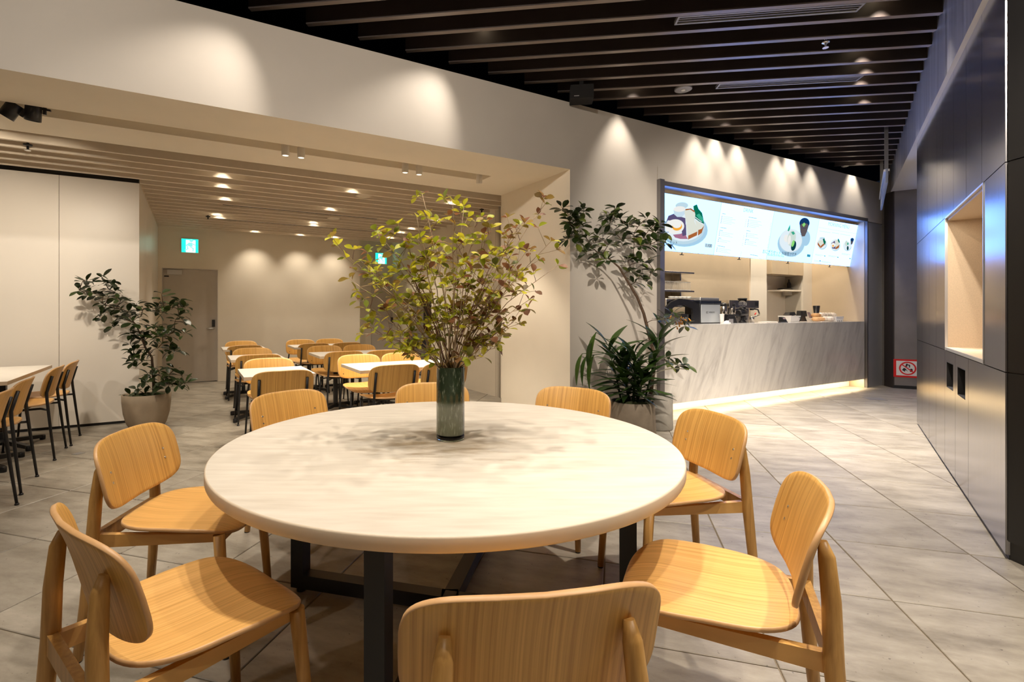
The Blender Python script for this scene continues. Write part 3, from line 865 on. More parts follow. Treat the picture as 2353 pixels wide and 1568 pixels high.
# ------------------------------------------------------------------ the round table
TC = Vector((-0.083, 2.062)); TR, TZ = 0.895, 0.718
rt = thing('round_table', 'big round pale table with black square-tube legs, vase in its middle', 'table', (TC.x, TC.y, 0))
b = MB(); b.lathe([(TR - 0.012, TZ - 0.044), (TR - 0.003, TZ - 0.040), (TR, TZ - 0.034), (TR, TZ - 0.005), (TR - 0.002, TZ - 0.0015), (TR - 0.005, TZ)], (0, 0, 0), 128)
b.mi = [1] * len(b.mi)
b.mi[-1] = 0                      # the upper face
b.build('tabletop', ['tabletop', 'lam_edge'], rt)
W2 = 0.03
for adeg in (165, 256, -15, 76):
    a = rad(adeg); ca, sa = math.cos(a), math.sin(a)
    def rp(r_, w_, z): return (ca * r_ - sa * w_, sa * r_ + ca * w_, z)
    def rbox(r0, r1, z0, z1):
        m_ = MB(); m_.hexa([rp(r0, -W2, z0), rp(r1, -W2, z0), rp(r1, W2, z0), rp(r0, W2, z0), rp(r0, -W2, z1), rp(r1, -W2, z1), rp(r1, W2, z1), rp(r0, W2, z1)])
        return m_
    m_ = rbox(0.67, 0.73, 0.022, 0.674); lg = m_.build('leg', 'black', rt)
    m_ = MB(); m_.lathe([(0.022, 0.0), (0.022, 0.012), (0.012, 0.014), (0.012, 0.024)], rp(0.695, 0, 0), 14); m_.build('foot', 'black_plastic', lg)
    m_ = rbox(0.025, 0.67, 0.022, 0.082); m_.build('floor_rail', 'black', rt)
    m_ = rbox(0.025, 0.67, 0.624, 0.674); m_.build('top_rail', 'black', rt)
for z0 in (0.022, 0.624):
    m_ = MB(); m_.box(-0.035, 0.035, -0.035, 0.035, z0, z0 + (0.06 if z0 < 0.1 else 0.05)); m_.build('hub', 'black', rt)
# socket box under the near edge
p0 = at(737, 1262, 1.33); p1 = at(850, 1272, 1.295)
ang = math.atan2(p1.y - p0.y, p1.x - p0.x)
sb = thing('socket_box', 'black two-gang power socket box under the round table rim', 'power outlet', (p0.x, p0.y, 0.630), ang)
m_ = MB(); m_.bbox(0.0, 0.150, 0.0, 0.055, 0.0, 0.044, 0.002); m_.build('housing', 'black_plastic', sb)
for x in (0.032, 0.084):
    m_ = MB(); m_.bbox(x, x + 0.036, -0.0025, 0.002, 0.009, 0.036, 0.0008); o = m_.build('socket', 'black_panel', sb)
    m_ = MB()
    m_.box(x + 0.009, x + 0.0115, -0.0032, -0.0024, 0.016, 0.030); m_.box(x + 0.024, x + 0.0265, -0.0032, -0.0024, 0.016, 0.030)
    m_.build('slot', 'void', o)
m_ = MB(); m_.bbox(0.150, 0.166, 0.0, 0.09, -0.002, 0.044, 0.001); m_.build('end_cap', 'ply_white', sb)

WL = 'oak chairs around the round table'
def face(dx, dy): return math.atan2(-dx, dy)
wood = [
    ((-0.889, 2.795), -130.4, 'oak chair behind the round table, in front of the nearest two-seat table'),
    ((-0.214, 3.062), -172.0, 'oak chair half hidden by the green vase, at the table rim behind it'),
    ((0.502, 2.884), 145.9, 'oak chair behind the round table, beside the two stone planters'),
    ((0.880, 2.266), 99.3, 'oak chair at the round table with its back to the bright tiled aisle'),
    ((0.689, 1.456), 64.6, 'oak chair pulled out side-on, between the round table and the metal wall'),
    ((0.084, 1.118), 8.4, 'nearest oak chair, seen from behind, its top cut by the picture edge'),
    ((-0.736, 1.345), -39.0, 'oak chair turned side-on with its whole seat in view, by the socket box'),
    ((-1.098, 2.003), -87.8, 'oak chair facing the vase, nearest to the white sliding partition'),
]
first = None
for (x, y), deg, lab in wood:
    if first is None:
        first = wood_chair(lab, WL); first.location = (x, y, 0); first.rotation_euler = (0, 0, rad(deg))
    else:
        dup(first, (x, y, 0), rad(deg), lab)

# ------------------------------------------------------------------ dining room tables and black-legged chairs
SZT = 0.715
def cafe_table(label, wd, cols, group):
    r = thing('cafe_table', label, 'table', (0, 0, 0), ROT_W, group)
    m_ = MB(); m_.bbox(-wd / 2, wd / 2, -0.34, 0.34, SZT - 0.03, SZT, 0.0015)
    nf = len(m_.mi)
    m_.mi = [1] * nf; m_.mi[-1] = 0
    m_.build('tabletop', ['white_lam', 'lam_edge'], r)
    for cx_ in cols:
        m_ = MB(); m_.tube([(cx_, 0, 0.03), (cx_, 0, SZT - 0.03)], 0.035, 4, 0, True); m_.build('column', 'black', r)
        m_ = MB()
        for k in range(4):
            a = PI / 4 + k * PI / 2
            e = (cx_ + 0.33 * math.cos(a), 0.33 * math.sin(a), 0.032)
            m_.tube([(cx_, 0, 0.062), e], [0.030, 0.022], 4, 0, True)
            m_.lathe([(0.022, 0.0), (0.024, 0.01), (0.024, 0.04), (0.018, 0.046)], (e[0], e[1], 0), 12)
        m_.build('cross_foot', 'black', r)
        m_ = MB(); m_.box(cx_ - 0.16, cx_ + 0.16, -0.16, 0.16, SZT - 0.038, SZT - 0.03); m_.build('top_plate', 'black', r)
    return r
ROWN = [0.70, 2.37, 4.08]
g2, g4 = 'two-seat tables in the dining room', 'four-seat tables in the dining room'
nm = ['nearest', 'middle', 'farthest']
TL, TRA, TRB = -9.09, -8.13, -7.635
p2 = p4 = None
for k, n0 in enumerate(ROWN):
    lab = ['small white two-seat table nearest to the soffit spotlights', 'small white two-seat table between two others in the row by the door', 'small white two-seat table against the back wall by the grey door'][k]
    p = wn(TL, n0)
    if p2 is None:
        p2 = cafe_table(lab, 0.57, [0.0], g2); p2.location = p
    else: dup(p2, p, None, lab)
    lab = ['long white table just behind the green vase', 'long white table in the middle of its row of three', 'long white table farthest back, near the second door'][k]
    p = wn((TRA + TRB) / 2 + 0.02, n0)
    if p4 is None:
        p4 = cafe_table(lab, 1.10, [-0.28, 0.28], g4); p4.location = p
    else: dup(p4, p, None, lab)
TLW = thing
p = wn(-11.33 - 0.10, 0.95)
ta = dup(p2, fl(17, 877, SZT) * 1.0, None, 'white two-seat table by the partition, nearer of the joined pair', 'white tables by the partition')
cA = tn(fl(17, 877, SZT)); ta.location = wn(cA[0] - 0.285, cA[1] + 0.34)
tb = dup(p2, wn(cA[0] - 0.285, cA[1] + 0.34 + 0.685), None, 'white two-seat table by the partition, farther of the joined pair', 'white tables by the partition')

CG = 'black-legged oak chairs in the dining room'
fN, fS, fW = face(N.x, N.y), face(-N.x, -N.y), face(-U.x, -U.y)
ch = []
row = ['nearest', 'middle', 'farthest']
DN, DF = [0.245, 0.16, 0.10], [0.435, 0.44, 0.56]
for k, n0 in enumerate(ROWN):
    where = ['nearest', 'middle', 'farthest'][k]
    ch.append((wn(TL, n0 - DN[k]), fN, f'oak chair with back to viewer at the {where} two-seat table'))
    ch.append((wn(TL + 0.03, n0 + DF[k]), fS, f'oak chair facing the viewer across the {where} two-seat table'))
    for t, w1 in ((TRA, 'nearer the two-seat tables'), (TRB, 'nearer the side wall')):
        ch.append((wn(t, n0 - DN[k] - (0.03 if t == TRB else 0)), fN, f'oak chair, back to viewer, at the {where} long table, {w1}'))
        ch.append((wn(t, n0 + DF[k]), fS, f'oak chair facing the viewer, {where} long table, {w1}'))
ch.append((Vector((-3.40, 3.455, 0)), rad(120.0), 'oak chair by the partition, first of three seen from behind in a row'))
ch.append((Vector((-3.83, 4.255, 0)), rad(119.0), 'oak chair by the partition, second of three seen from behind in a row'))
ch.append((Vector((-4.06, 4.715, 0)), rad(119.2), 'oak chair by the partition, last of the row, closest to the potted shrub'))
ch.append((Vector((-3.05, 2.90, 0)), rad(120.0), 'oak chair by the partition, only its back edge in the picture'))
first = None
for p, rz, lab in ch:
    if first is None:
        first = steel_chair(lab, CG); first.location = (p.x, p.y, 0); first.rotation_euler = (0, 0, rz)
    else:
        dup(first, (p.x, p.y, 0), rz, lab)
# ------------------------------------------------------------------ doors
def lin(r, g, b_): return tuple(((c / 255) / 12.92 if c / 255 <= 0.04045 else ((c / 255 + 0.055) / 1.055) ** 2.4) for c in (r, g, b_))
b = MB(); wbox(b, D_L + 0.012, D_R - 0.012, 6.06, 6.10, 0.008, D_T - 0.012)
door1 = struct('door_1', b, 'door')
b = MB(); wbox(b, D_L, D_L + 0.012, N_B - 0.004, 6.12, 0, D_T); wbox(b, D_R - 0.012, D_R, N_B - 0.004, 6.12, 0, D_T); wbox(b, D_L, D_R, N_B - 0.004, 6.12, D_T - 0.012, D_T)
b.build('door_frame', 'door', door1)
def on_door(px, n): return t_at(px, n)
b = MB(); wbox(b, t_at(384, 6.03), t_at(418, 6.03), 6.01, 6.06, D_T - 0.105, D_T - 0.025); b.build('door_closer', 'alu', door1)
b = MB(); wbox(b, t_at(377, 6.055), t_at(388, 6.055), 6.055, 6.06, D_T - 0.15, D_T - 0.128); b.build('door_label', 'ink', door1)
zz = EYE - 37 / FPX * 9.0
b = MB(); wbox(b, t_at(487, 6.05), t_at(494, 6.05), 6.03, 6.06, zz + 0.03, zz + 0.155); b.build('door_lock', 'black_plastic', door1)
b = MB(); b.tube([wn(t_at(490, 6.05), 6.06, zz), wn(t_at(490, 6.05), 6.0, zz), wn(t_at(475, 6.05), 6.0, zz)], 0.011, 10); b.build('door_handle', 'alu', door1)
ND = 6.62
b = MB(); wbox(b, t_at(853, ND), t_at(906, ND), ND - 0.035, ND, 0.008, 2.02); door2 = struct('door_2', b, 'door')
b = MB(); wbox(b, t_at(898, ND - 0.05), t_at(903, ND - 0.05), ND - 0.065, ND - 0.035, 1.0, 1.13); b.build('door_lock', 'black_plastic', door2)
b = MB(); b.tube([wn(t_at(900, ND), ND - 0.035, 0.97), wn(t_at(900, ND), ND - 0.085, 0.97), wn(t_at(891, ND), ND - 0.085, 0.97)], 0.011, 10); b.build('door_handle', 'alu', door2)
# tray return set into the side wall of the dining room
rs = thing('return_station', 'brown recessed return shelf above two black slots in the dining room wall', 'return shelf', wn(T_R, 4.48, 0))
def ib(parent, name, t0, t1, n0, n1, z0, z1, m):
    m_ = MB(); wbox(m_, t0, t1, n0, n1, z0, z1); o = m_.build(name, m); o.parent = parent
    o.matrix_parent_inverse = Matrix.Translation(-parent.location); return o
ib(rs, 'niche_back', T_R + 0.36, T_R + 0.38, 4.49, 5.68, 0.90, 1.61, 'brown_dark')
ib(rs, 'shelf', T_R + 0.01, T_R + 0.36, 4.49, 5.68, 0.86, 0.90, 'inox')
ib(rs, 'front_panel', T_R + 0.0, T_R + 0.02, 4.49, 5.68, 0.02, 0.86, 'pier')
for n0, n1 in ((4.72, 4.98), (5.10, 5.40)):
    ib(rs, 'waste_slot', T_R - 0.006, T_R - 0.002, n0, n1, 0.52, 0.75, 'void')

# ------------------------------------------------------------------ exit signs
def figure_poly():
    return [[(-.02, .10), (.02, .12), (.045, .09), (.02, .06), (-.015, .07)],                       # head
            [(-.03, .055), (.02, .055), (.035, -.01), (.0, -.02), (-.045, .0)],                      # trunk
            [(.02, .05), (.075, .02), (.07, .005), (.015, .03)], [(-.03, .05), (-.08, .0), (-.065, -.01), (-.02, .03)],
            [(.0, -.015), (.05, -.04), (.045, -.10), (.028, -.10), (.03, -.05), (-.01, -.03)],
            [(-.045, .0), (-.03, -.06), (-.085, -.09), (-.09, -.075), (-.05, -.055), (-.06, .0)]]
MT['exit_green'] = emit('exit_green', (0.02, 0.85, 0.60), 1.5)
MT['exit_white'] = emit('exit_white', (0.60, 1.0, 0.92), 3.0)
MT['exit_fig'] = emit('exit_figure', (0.25, 0.95, 0.72), 1.3)
def exit_sign(p, lab):
    r = thing('exit_sign', lab, 'exit sign', p, ROT_W, 'green exit signs')
    m_ = MB(); m_.bbox(-0.135, 0.135, -0.03, 0.0, -0.125, 0.125, 0.003); m_.build('housing', 'white_fix', r)
    m_ = MB(); m_.box(-0.128, 0.128, -0.034, -0.030, -0.118, 0.118); m_.build('green_face', 'exit_green', r)
    m_ = MB(); m_.box(-0.062, 0.085, -0.036, -0.034, -0.116, 0.098); m_.build('doorway_panel', 'exit_white', r)
    m_ = MB()
    for poly in figure_poly():
        m_.loft([[(x + 0.01, -0.036, z) for x, z in poly], [(x + 0.01, -0.0372, z) for x, z in poly]], 0, True, True, False)
    m_.build('running_figure', 'exit_fig', r)
    return r
e1 = at(436.5, 568, 8.99); exit_sign(wn(t_at(436.5, N_B), N_B - 0.001, EYE + 150 / FPX * 8.93), 'lit green exit sign above the grey door')
pz = wn(t_at(874.5, ND), ND - 0.001); exit_sign(wn(t_at(874.5, ND), ND - 0.001, EYE + 123.5 / FPX * pz.y), 'lit green exit sign showing through the branches, over the second door')

# ------------------------------------------------------------------ marble counter
ct = thing('service_counter', 'grey-white streaked marble service counter lit along its foot', 'counter', wn(-2.45, 0.3, 0), ROT_W)
CZ0, CZ1 = 0.14, 1.09
hw = 2.415
m_ = MB(); m_.box(-hw, hw, -0.28, -0.25, CZ0, CZ1); m_.build('front_slab', 'marble', ct)
m_ = MB(); m_.box(-hw, hw, -0.25, 0.33, CZ1 - 0.04, CZ1); m_.build('worktop', 'marble', ct)
for x0, x1 in ((-hw, t_at(1768, 0.24) + 2.45), (t_at(1768, 0.24) + 2.45, 2.10), (2.10, hw)):
    m_ = MB(); m_.box(x0 + 0.001, x1 - 0.001, -0.06, -0.03, 0.0, CZ1 - 0.04); m_.build('plinth_panel', 'cream', ct)
m_ = MB(); m_.box(-hw, hw, 0.30, 0.33, 0.0, CZ1 - 0.04); m_.build('rear_panel', 'cream', ct)
m_ = MB(); m_.box(-hw + 0.02, hw - 0.02, -0.235, -0.215, CZ0 + 0.02, CZ0 + 0.03); m_.build('light_strip', 'lens', ct)
l = bpy.data.lights.new('strip_light', 'AREA'); l.shape = 'RECTANGLE'; l.size = 4.8; l.size_y = 0.02; l.energy = 20; l.color = (1.0, 0.78, 0.50)
lo_ = bpy.data.objects.new('strip_light', l); COL.objects.link(lo_); lo_.location = wn(-2.45, 0.075, CZ0 + 0.018); lo_.rotation_euler = (0, 0, ROT_W)

# ------------------------------------------------------------------ menu screens
MT['scr'] = emit('screen_white', SCREEN, SCREEN_E)
MT['scr2'] = emit('screen_pale_blue', (0.33, 0.72, 2.2), SCREEN_E * 0.97)
def E_(name, rgb, s=1.0):
    MT[name] = emit(name, lin(*rgb), s); return name
for nm_, rgb in (('p_line', (196, 210, 224)), ('p_title', (150, 172, 190)), ('p_dot', (60, 70, 90)), ('p_rim', (190, 218, 232)), ('p_plate', (226, 240, 248)), ('p_shadow', (168, 208, 234)),
                 ('p_egg', (240, 240, 236)), ('p_yolk', (244, 170, 60)), ('p_ham', (168, 112, 140)), ('p_cab', (92, 82, 120)), ('p_bread', (222, 226, 214)), ('p_crust', (170, 100, 54)),
                 ('p_leaf', (10, 110, 84)), ('p_leaf2', (60, 170, 140)), ('p_cup', (200, 222, 236)), ('p_ink', (30, 62, 84)), ('p_teal', (60, 150, 180)), ('p_navy', (20, 58, 104)), ('p_soup', (96, 88, 92)),
                 ('p_rice', (206, 222, 214)), ('p_pickle', (14, 62, 70)), ('p_lime', (140, 220, 120))):
    E_(nm_, rgb)
SH = 0.695
def screen(k, lab):
    t0 = -4.81 + 1.2 * k
    base = wn(t0, 0.24, 2.015); topv = (wn(t0, 0.12, 2.70) - base).normalized()
    X = Vector((U.x, U.y, 0)); Y = topv.cross(X)
    mtx = Matrix((X, Y, topv)).transposed().to_4x4(); mtx.translation = base
    r = thing('menu_screen', lab, 'menu screen', (0, 0, 0), 0, 'lit menu screens over the counter')
    r.matrix_world = mtx; r.rotation_euler = mtx.to_euler()
    m_ = MB(); m_.bbox(0.002, 1.198, 0.0, 0.045, 0.0, SH, 0.002); m_.build('housing', 'black_plastic', r)
    m_ = MB(); m_.box(0.0035, 1.1965, -0.002, 0.0, 0.002, SH - 0.002); m_.build('display', 'scr2' if k in (0, 2) else 'scr', r)
    m_ = MB(); m_.tube([(0.6, 0.02, 0.0), (0.6, 0.02, -0.03)], 0.006, 8); m_.box(0.57, 0.63, 0.012, 0.028, -0.036, -0.028); m_.build('bracket', 'black', r)
    return r
def mapper(tl, bl, tr, br, x0=0.0):
    def f(X, Y):
        v = 0.5
        for _ in range(6):
            xl = bl[0] + (tl[0] - bl[0]) * v; xr = br[0] + (tr[0] - br[0]) * v
            u = (X - xl) / (xr - xl)
            yt = tl[1] + (tr[1] - tl[1]) * u; yb = bl[1] + (br[1] - bl[1]) * u
            v = (yb - Y) / (yb - yt)
        s = u * 0.92 / (1 - 0.08 * u)
        return x0 + s * (1.2 - x0), v * SH
    return f
class Pic:
    """flat printed shapes of one screen, each layer a hair in front of the last"""
    def __init__(s, root, f): s.r = root; s.f = f; s.n = 0; s.g = {}
    def _mb(s, name, m):
        return s.g.setdefault((name, m), MB())
    def poly(s, pts, m, name='picture'):
        s.n += 1; y = -0.0022 - 0.00012 * s.n
        mb = s._mb(name, m); base = len(mb.v)
        q = [s.f(*p) for p in pts]
        mb.v += [(x, y, z) for x, z in q]; mb.face(list(range(base, base + len(q))), 0)
    def ell(s, cx_, cy_, rx, ry, m, name='picture', rot=0.0, a0=0, a1=2 * PI, n=28):
        c, sn = math.cos(rot), math.sin(rot)
        s.poly([(cx_ + rx * math.cos(a) * c - ry * math.sin(a) * sn, cy_ + rx * math.cos(a) * sn + ry * math.sin(a) * c) for a in [a0 + (a1 - a0) * i / n for i in range(n)]], m, name)
    def bar(s, x, y, w_, h_, m, slope=0.17, name='text_line'):
        s.poly([(x, y), (x + w_, y + w_ * slope), (x + w_, y + w_ * slope + h_), (x, y + h_)], m, name)
    def word(s, txt, X, Y, size, m, name='lettering'):
        s.n += 1; y = -0.0022 - 0.00012 * s.n
        t = text_mb(txt, size, 0.0)
        cx_, cz = s.f(X, Y)
        merge(s._mb(name, m), t, lambda p: (p[0] + cx_, y, p[1] + cz), 0)
    def done(s):
        for (name, m), mb in s.g.items():
            mb.build(name, m, s.r, kind='stuff' if name in ('text_line', 'bullet', 'lettering', 'picture') and len(mb.f) > 1 else None)
s1 = screen(0, 'menu screen showing an egg and toast plate priced 1,100')
P = Pic(s1, mapper((220, 195), (218, 1215), (1240, 370), (1110, 1290), 0.11))
P.ell(640, 860, 370, 290, 'p_shadow', 'plate'); P.ell(618, 815, 345, 290, 'p_rim', 'plate'); P.ell(618, 790, 320, 262, 'p_plate', 'plate')
P.poly([(330, 600), (420, 560), (520, 610), (620, 640), (640, 800), (560, 690), (330, 680), (300, 720)], 'p_cab')
P.ell(540, 420, 110, 60, 'p_rim'); P.poly([(400, 480), (610, 470), (610, 560), (560, 620), (480, 620), (420, 570)], 'p_cup'); P.ell(505, 480, 105, 50, 'p_egg')
P.poly([(740, 430), (800, 400), (835, 480), (900, 550), (925, 640), (945, 745), (860, 700), (780, 640)], 'p_leaf'); P.poly([(800, 590), (850, 560), (920, 640), (930, 720), (860, 660)], 'p_leaf2'); P.poly([(780, 610), (900, 700), (900, 712), (776, 622)], 'p_plate')
P.poly([(440, 935), (560, 920), (640, 880), (660, 960), (690, 1010), (570, 1010), (480, 985)], 'p_ham'); P.poly([(600, 700), (640, 760), (660, 940), (600, 960), (580, 880)], 'p_cab')
P.ell(455, 790, 158, 130, 'p_egg'); P.ell(495, 790, 82, 72, 'p_yolk'); P.ell(490, 765, 70, 52, 'p_egg')
P.poly([(780, 670), (945, 765), (905, 900), (850, 950), (835, 830)], 'p_bread'); P.poly([(945, 770), (910, 900), (850, 950), (850, 850), (905, 830)], 'p_crust')
P.poly([(592, 520), (610, 475), (700, 468), (765, 510), (785, 580), (775, 700), (720, 725), (640, 720)], 'p_bread'); P.poly([(605, 480), (700, 466), (768, 512), (768, 540), (690, 490), (610, 505)], 'p_crust')
P.poly([(640, 730), (770, 690), (838, 820), (835, 930), (690, 1010)], 'p_bread'); P.poly([(690, 950), (838, 875), (832, 945), (692, 1020)], 'p_crust')
P.word('モーニングプレートセット', 255, 1058, 0.052, 'p_ink'); P.poly([(970, 1085), (1085, 1100), (1080, 1165), (968, 1150)], 'p_rim', 'price_tag'); P.word('1,100', 1028, 1126, 0.062, 'p_ink')
P.done()
s2 = screen(1, 'menu screen with the drink list')
P = Pic(s2, mapper((1240, 370), (1110, 1290), (2200, 545), (2070, 1365)))
P.word('DRINK', 1728, 525, 0.075, 'p_title')
for x, y, w_ in ((1255, 560, 60), (1735, 630, 145), (1210, 850, 60), (1700, 860, 70), (1195, 985, 50), (1680, 1010, 70), (1180, 1120, 135), (1225, 800, 110), (1775, 1275, 140)): P.bar(x, y, w_, 9, 'p_title')
for x, y0, n in ((1250, 612, 5), (1212, 885, 3), (1192, 1018, 2), (1170, 1166, 3)):
    for k in range(n):
        xx = x - 4.5 * k; yy = y0 + 28 * k
        P.ell(xx, yy, 7, 7, 'p_dot', 'bullet', n=8); P.bar(xx + 22, yy - 2, 130 + (k * 53 + n * 31) % 110, 6, 'p_line'); P.bar(xx + 430, yy + 66, 16, 7, 'p_line')
for x, y0, n in ((1728, 685, 5), (1700, 912, 3), (1678, 1042, 3)):
    for k in range(n):
        xx = x - 4.5 * k; yy = y0 + 28 * k
        P.ell(xx, yy, 7, 7, 'p_dot', 'bullet', n=8); P.bar(xx + 22, yy - 2, 120 + (k * 71 + n * 17) % 120, 6, 'p_line'); P.bar(xx + 400, yy + 56, 16, 7, 'p_line')
P.done()
s3 = screen(2, 'menu screen showing rice balls on a plate with a tall soup cup')
P = Pic(s3, mapper((355, 65), (210, 1000), (1245, 215), (1110, 1080)))
P.ell(700, 690, 270, 260, 'p_shadow', 'plate'); P.ell(985, 590, 90, 150, 'p_shadow', 'cup')
P.ell(690, 640, 232, 232, 'p_rim', 'plate'); P.ell(690, 632, 222, 222, 'p_plate', 'plate')
P.poly([(855, 300), (1050, 300), (1010, 450), (965, 550), (910, 555), (875, 470)], 'p_soup', 'cup'); P.ell(952, 298, 100, 102, 'p_navy', 'cup'); P.ell(950, 345, 80, 48, 'p_soup', 'cup'); P.poly([(905, 330), (945, 285), (975, 320), (940, 375)], 'p_lime', 'cup')
P.ell(600, 590, 48, 70, 'p_egg'); P.ell(705, 590, 82, 150, 'p_rice', rot=0.15); P.ell(660, 620, 30, 90, 'p_egg', rot=0.1)
P.poly([(630, 400), (668, 322), (672, 400), (645, 455), (622, 440)], 'p_leaf2'); P.poly([(690, 470), (740, 455), (770, 500), (730, 525)], 'p_leaf2')
P.ell(748, 735, 48, 98, 'p_pickle', rot=0.2); P.ell(735, 690, 26, 66, 'p_lime', rot=0.25)
P.word('おにぎりセット お味噌汁付き', 480, 880, 0.066, 'p_ink'); P.word('Rice Ball Set w Miso Soup', 400, 921, 0.040, 'p_teal')
P.poly([(1022, 900), (1088, 910), (1082, 958), (1018, 948)], 'p_teal', 'price_tag')
P.done()
s4 = screen(3, 'menu screen listing the morning menu with three small plates')
P = Pic(s4, mapper((1245, 215), (1110, 1080), (2010, 340), (1875, 1150)))
P.word('MORNING MENU', 1635, 350, 0.085, 'p_title')
P.bar(1235, 378, 740, 4, 'p_line'); P.bar(1250, 445, 220, 7, 'p_line'); P.bar(1500, 478, 140, 7, 'p_line'); P.bar(1660, 506, 200, 7, 'p_line')
for cx_, cy_ in ((1310, 690), (1570, 720), (1805, 740)):
    q = 95 if cx_ < 1700 else 78
    P.ell(cx_ + 6, cy_ + 14, q, q * 1.12, 'p_shadow', 'plate'); P.ell(cx_, cy_, q, q * 1.12, 'p_plate', 'plate')
P.poly([(1222, 660), (1290, 620), (1360, 670), (1280, 740)], 'p_bread'); P.poly([(1222, 665), (1280, 742), (1282, 785), (1222, 715)], 'p_crust'); P.poly([(1282, 742), (1355, 680), (1352, 725), (1284, 785)], 'p_crust')
P.poly([(1320, 610), (1350, 570), (1362, 630), (1385, 660), (1368, 730), (1340, 680)], 'p_leaf'); P.ell(1300, 590, 45, 22, 'p_cup')
P.poly([(1490, 690), (1560, 640), (1580, 800), (1510, 790)], 'p_cab'); P.ell(1530, 725, 42, 45, 'p_egg'); P.ell(1528, 740, 18, 18, 'p_yolk'); P.poly([(1570, 620), (1620, 630), (1655, 720), (1580, 790)], 'p_bread'); P.poly([(1580, 770), (1655, 715), (1640, 780), (1580, 810)], 'p_crust'); P.poly([(1612, 620), (1630, 595), (1655, 650), (1660, 690), (1632, 670)], 'p_leaf')
P.ell(1785, 690, 25, 55, 'p_rice'); P.ell(1815, 785, 18, 42, 'p_pickle'); P.ell(1815, 700, 14, 26, 'p_leaf2')
P.poly([(1862, 610), (1930, 625), (1905, 700), (1882, 725), (1868, 690)], 'p_soup', 'cup'); P.ell(1896, 620, 34, 34, 'p_navy', 'cup')
for x, y in ((1180, 895), (1440, 920), (1700, 882), (1160, 1015), (1320, 1035)): P.bar(x, y, 165, 7, 'p_line'); P.bar(x, y + 18, 120, 6, 'p_line')
for x, y in ((1355, 925), (1612, 952), (1850, 978), (1265, 1020)): P.bar(x, y, 26, 16, 'p_teal', name='price_tag')
P.done()

# ------------------------------------------------------------------ things on the counter
def cpt(px, n): return wn(t_at(px, n), n, CZ1)
def cthing(name, lab, cat, px, n, rz=ROT_W, group=None): return thing(name, lab, cat, cpt(px, n), rz, group)
def wpx(px0, px1, n): return abs(t_at(px1, n) - t_at(px0, n))
# espresso machine: black arched flank, silver front with lettering
n0 = 0.34
em = cthing('espresso_machine', 'big espresso machine with black arched side and silver lettered front', 'coffee machine', 1608, n0)
wd = wpx(1608, 1656, n0); hm = 0.36
m_ = MB(); m_.bbox(0.0, wd, 0.0, 0.24, 0.0, hm * 0.86, 0.006); m_.build('body', 'black_plastic', em)
m_ = MB(); m_.bbox(0.02, wd - 0.025, -0.012, 0.01, 0.012, hm * 0.72, 0.004); fr_ = m_.build('front_panel', 'silver_blue', em)
t = text_mb('VERSYS', 0.030, 0.0005); m_ = MB(); merge(m_, t, lambda p: (p[0] * 1.25 + wd * 0.53, -0.0125 - p[2], p[1] + hm * 0.42)); 
m_.box(wd * 0.27, wd * 0.36, -0.0135, -0.012, hm * 0.385, hm * 0.395); m_.box(wd * 0.27, wd * 0.28, -0.0135, -0.012, hm * 0.385, hm * 0.455); m_.box(wd * 0.27, wd * 0.36, -0.0135, -0.012, hm * 0.445, hm * 0.455); m_.box(wd * 0.29, wd * 0.35, -0.0135, -0.012, hm * 0.415, hm * 0.425)
m_.build('lettering', 'ink', fr_)
m_ = MB(); m_.bbox(0.0, wd, -0.014, 0.2, hm * 0.74, hm * 0.87, 0.006); m_.build('navy_band', 'navy', em)
m_ = MB(); m_.bbox(0.01, wd - 0.03, 0.0, 0.22, hm * 0.87, hm * 0.985, 0.006); m_.build('lid', 'alu', em)
wl = wpx(1530, 1608, n0)
arch = [(0.0, 0.0), (0.0, hm * 0.62), (-wl * 0.10, hm * 0.78), (-wl * 0.38, hm * 0.90), (-wl * 0.62, hm * 0.92), (-wl * 0.84, hm * 0.80), (-wl * 0.97, hm * 0.62), (-wl * 1.02, hm * 0.36),
        (-wl * 0.86, hm * 0.36), (-wl * 0.80, hm * 0.58), (-wl * 0.62, hm * 0.70), (-wl * 0.42, hm * 0.68), (-wl * 0.22, hm * 0.56), (-wl * 0.20, hm * 0.40), (-wl * 0.22, 0.0)]
m_ = MB()
m_.loft([[(x, 0.0, z) for x, z in arch], [(x, 0.03, z) for x, z in arch]], 0, True, True, False); m_.build('arched_flank', 'black_plastic', em)
m_ = MB(); m_.bbox(-wl, -0.01, 0.05, 0.22, 0.0, hm * 0.36, 0.006); m_.bbox(-wl * 0.9, -0.01, 0.05, 0.22, hm * 0.62, hm * 0.93, 0.01); m_.build('group_head', 'inox', em)
m_ = MB(); m_.box(-wl * 0.46, -wl * 0.32, 0.035, 0.05, hm * 0.22, hm * 0.37); m_.build('control_panel', 'black_plastic', em)
for k in range(5):
    m_ = MB(); x = -wl * (0.60 - 0.125 * k)
    m_.lathe([(0.036, 0.0), (0.042, 0.022), (0.040, 0.030), (0.034, 0.032)], (0, 0, 0), 16)
    o = m_.build('saucer', 'white'); o.location = em.matrix_world @ Vector((0, 0, 0)); 
    p = wn(t_at(1608, n0), n0, CZ1); p = p + Vector((U.x, U.y, 0)) * x + Vector((N.x, N.y, 0)) * 0.13; o.location = (p.x, p.y, CZ1 + hm * 0.93)
    tag(o, 'small white cup upside down on top of the espresso machine', 'cup', 'cups on the espresso machine'); o.name = 'coffee_cup'
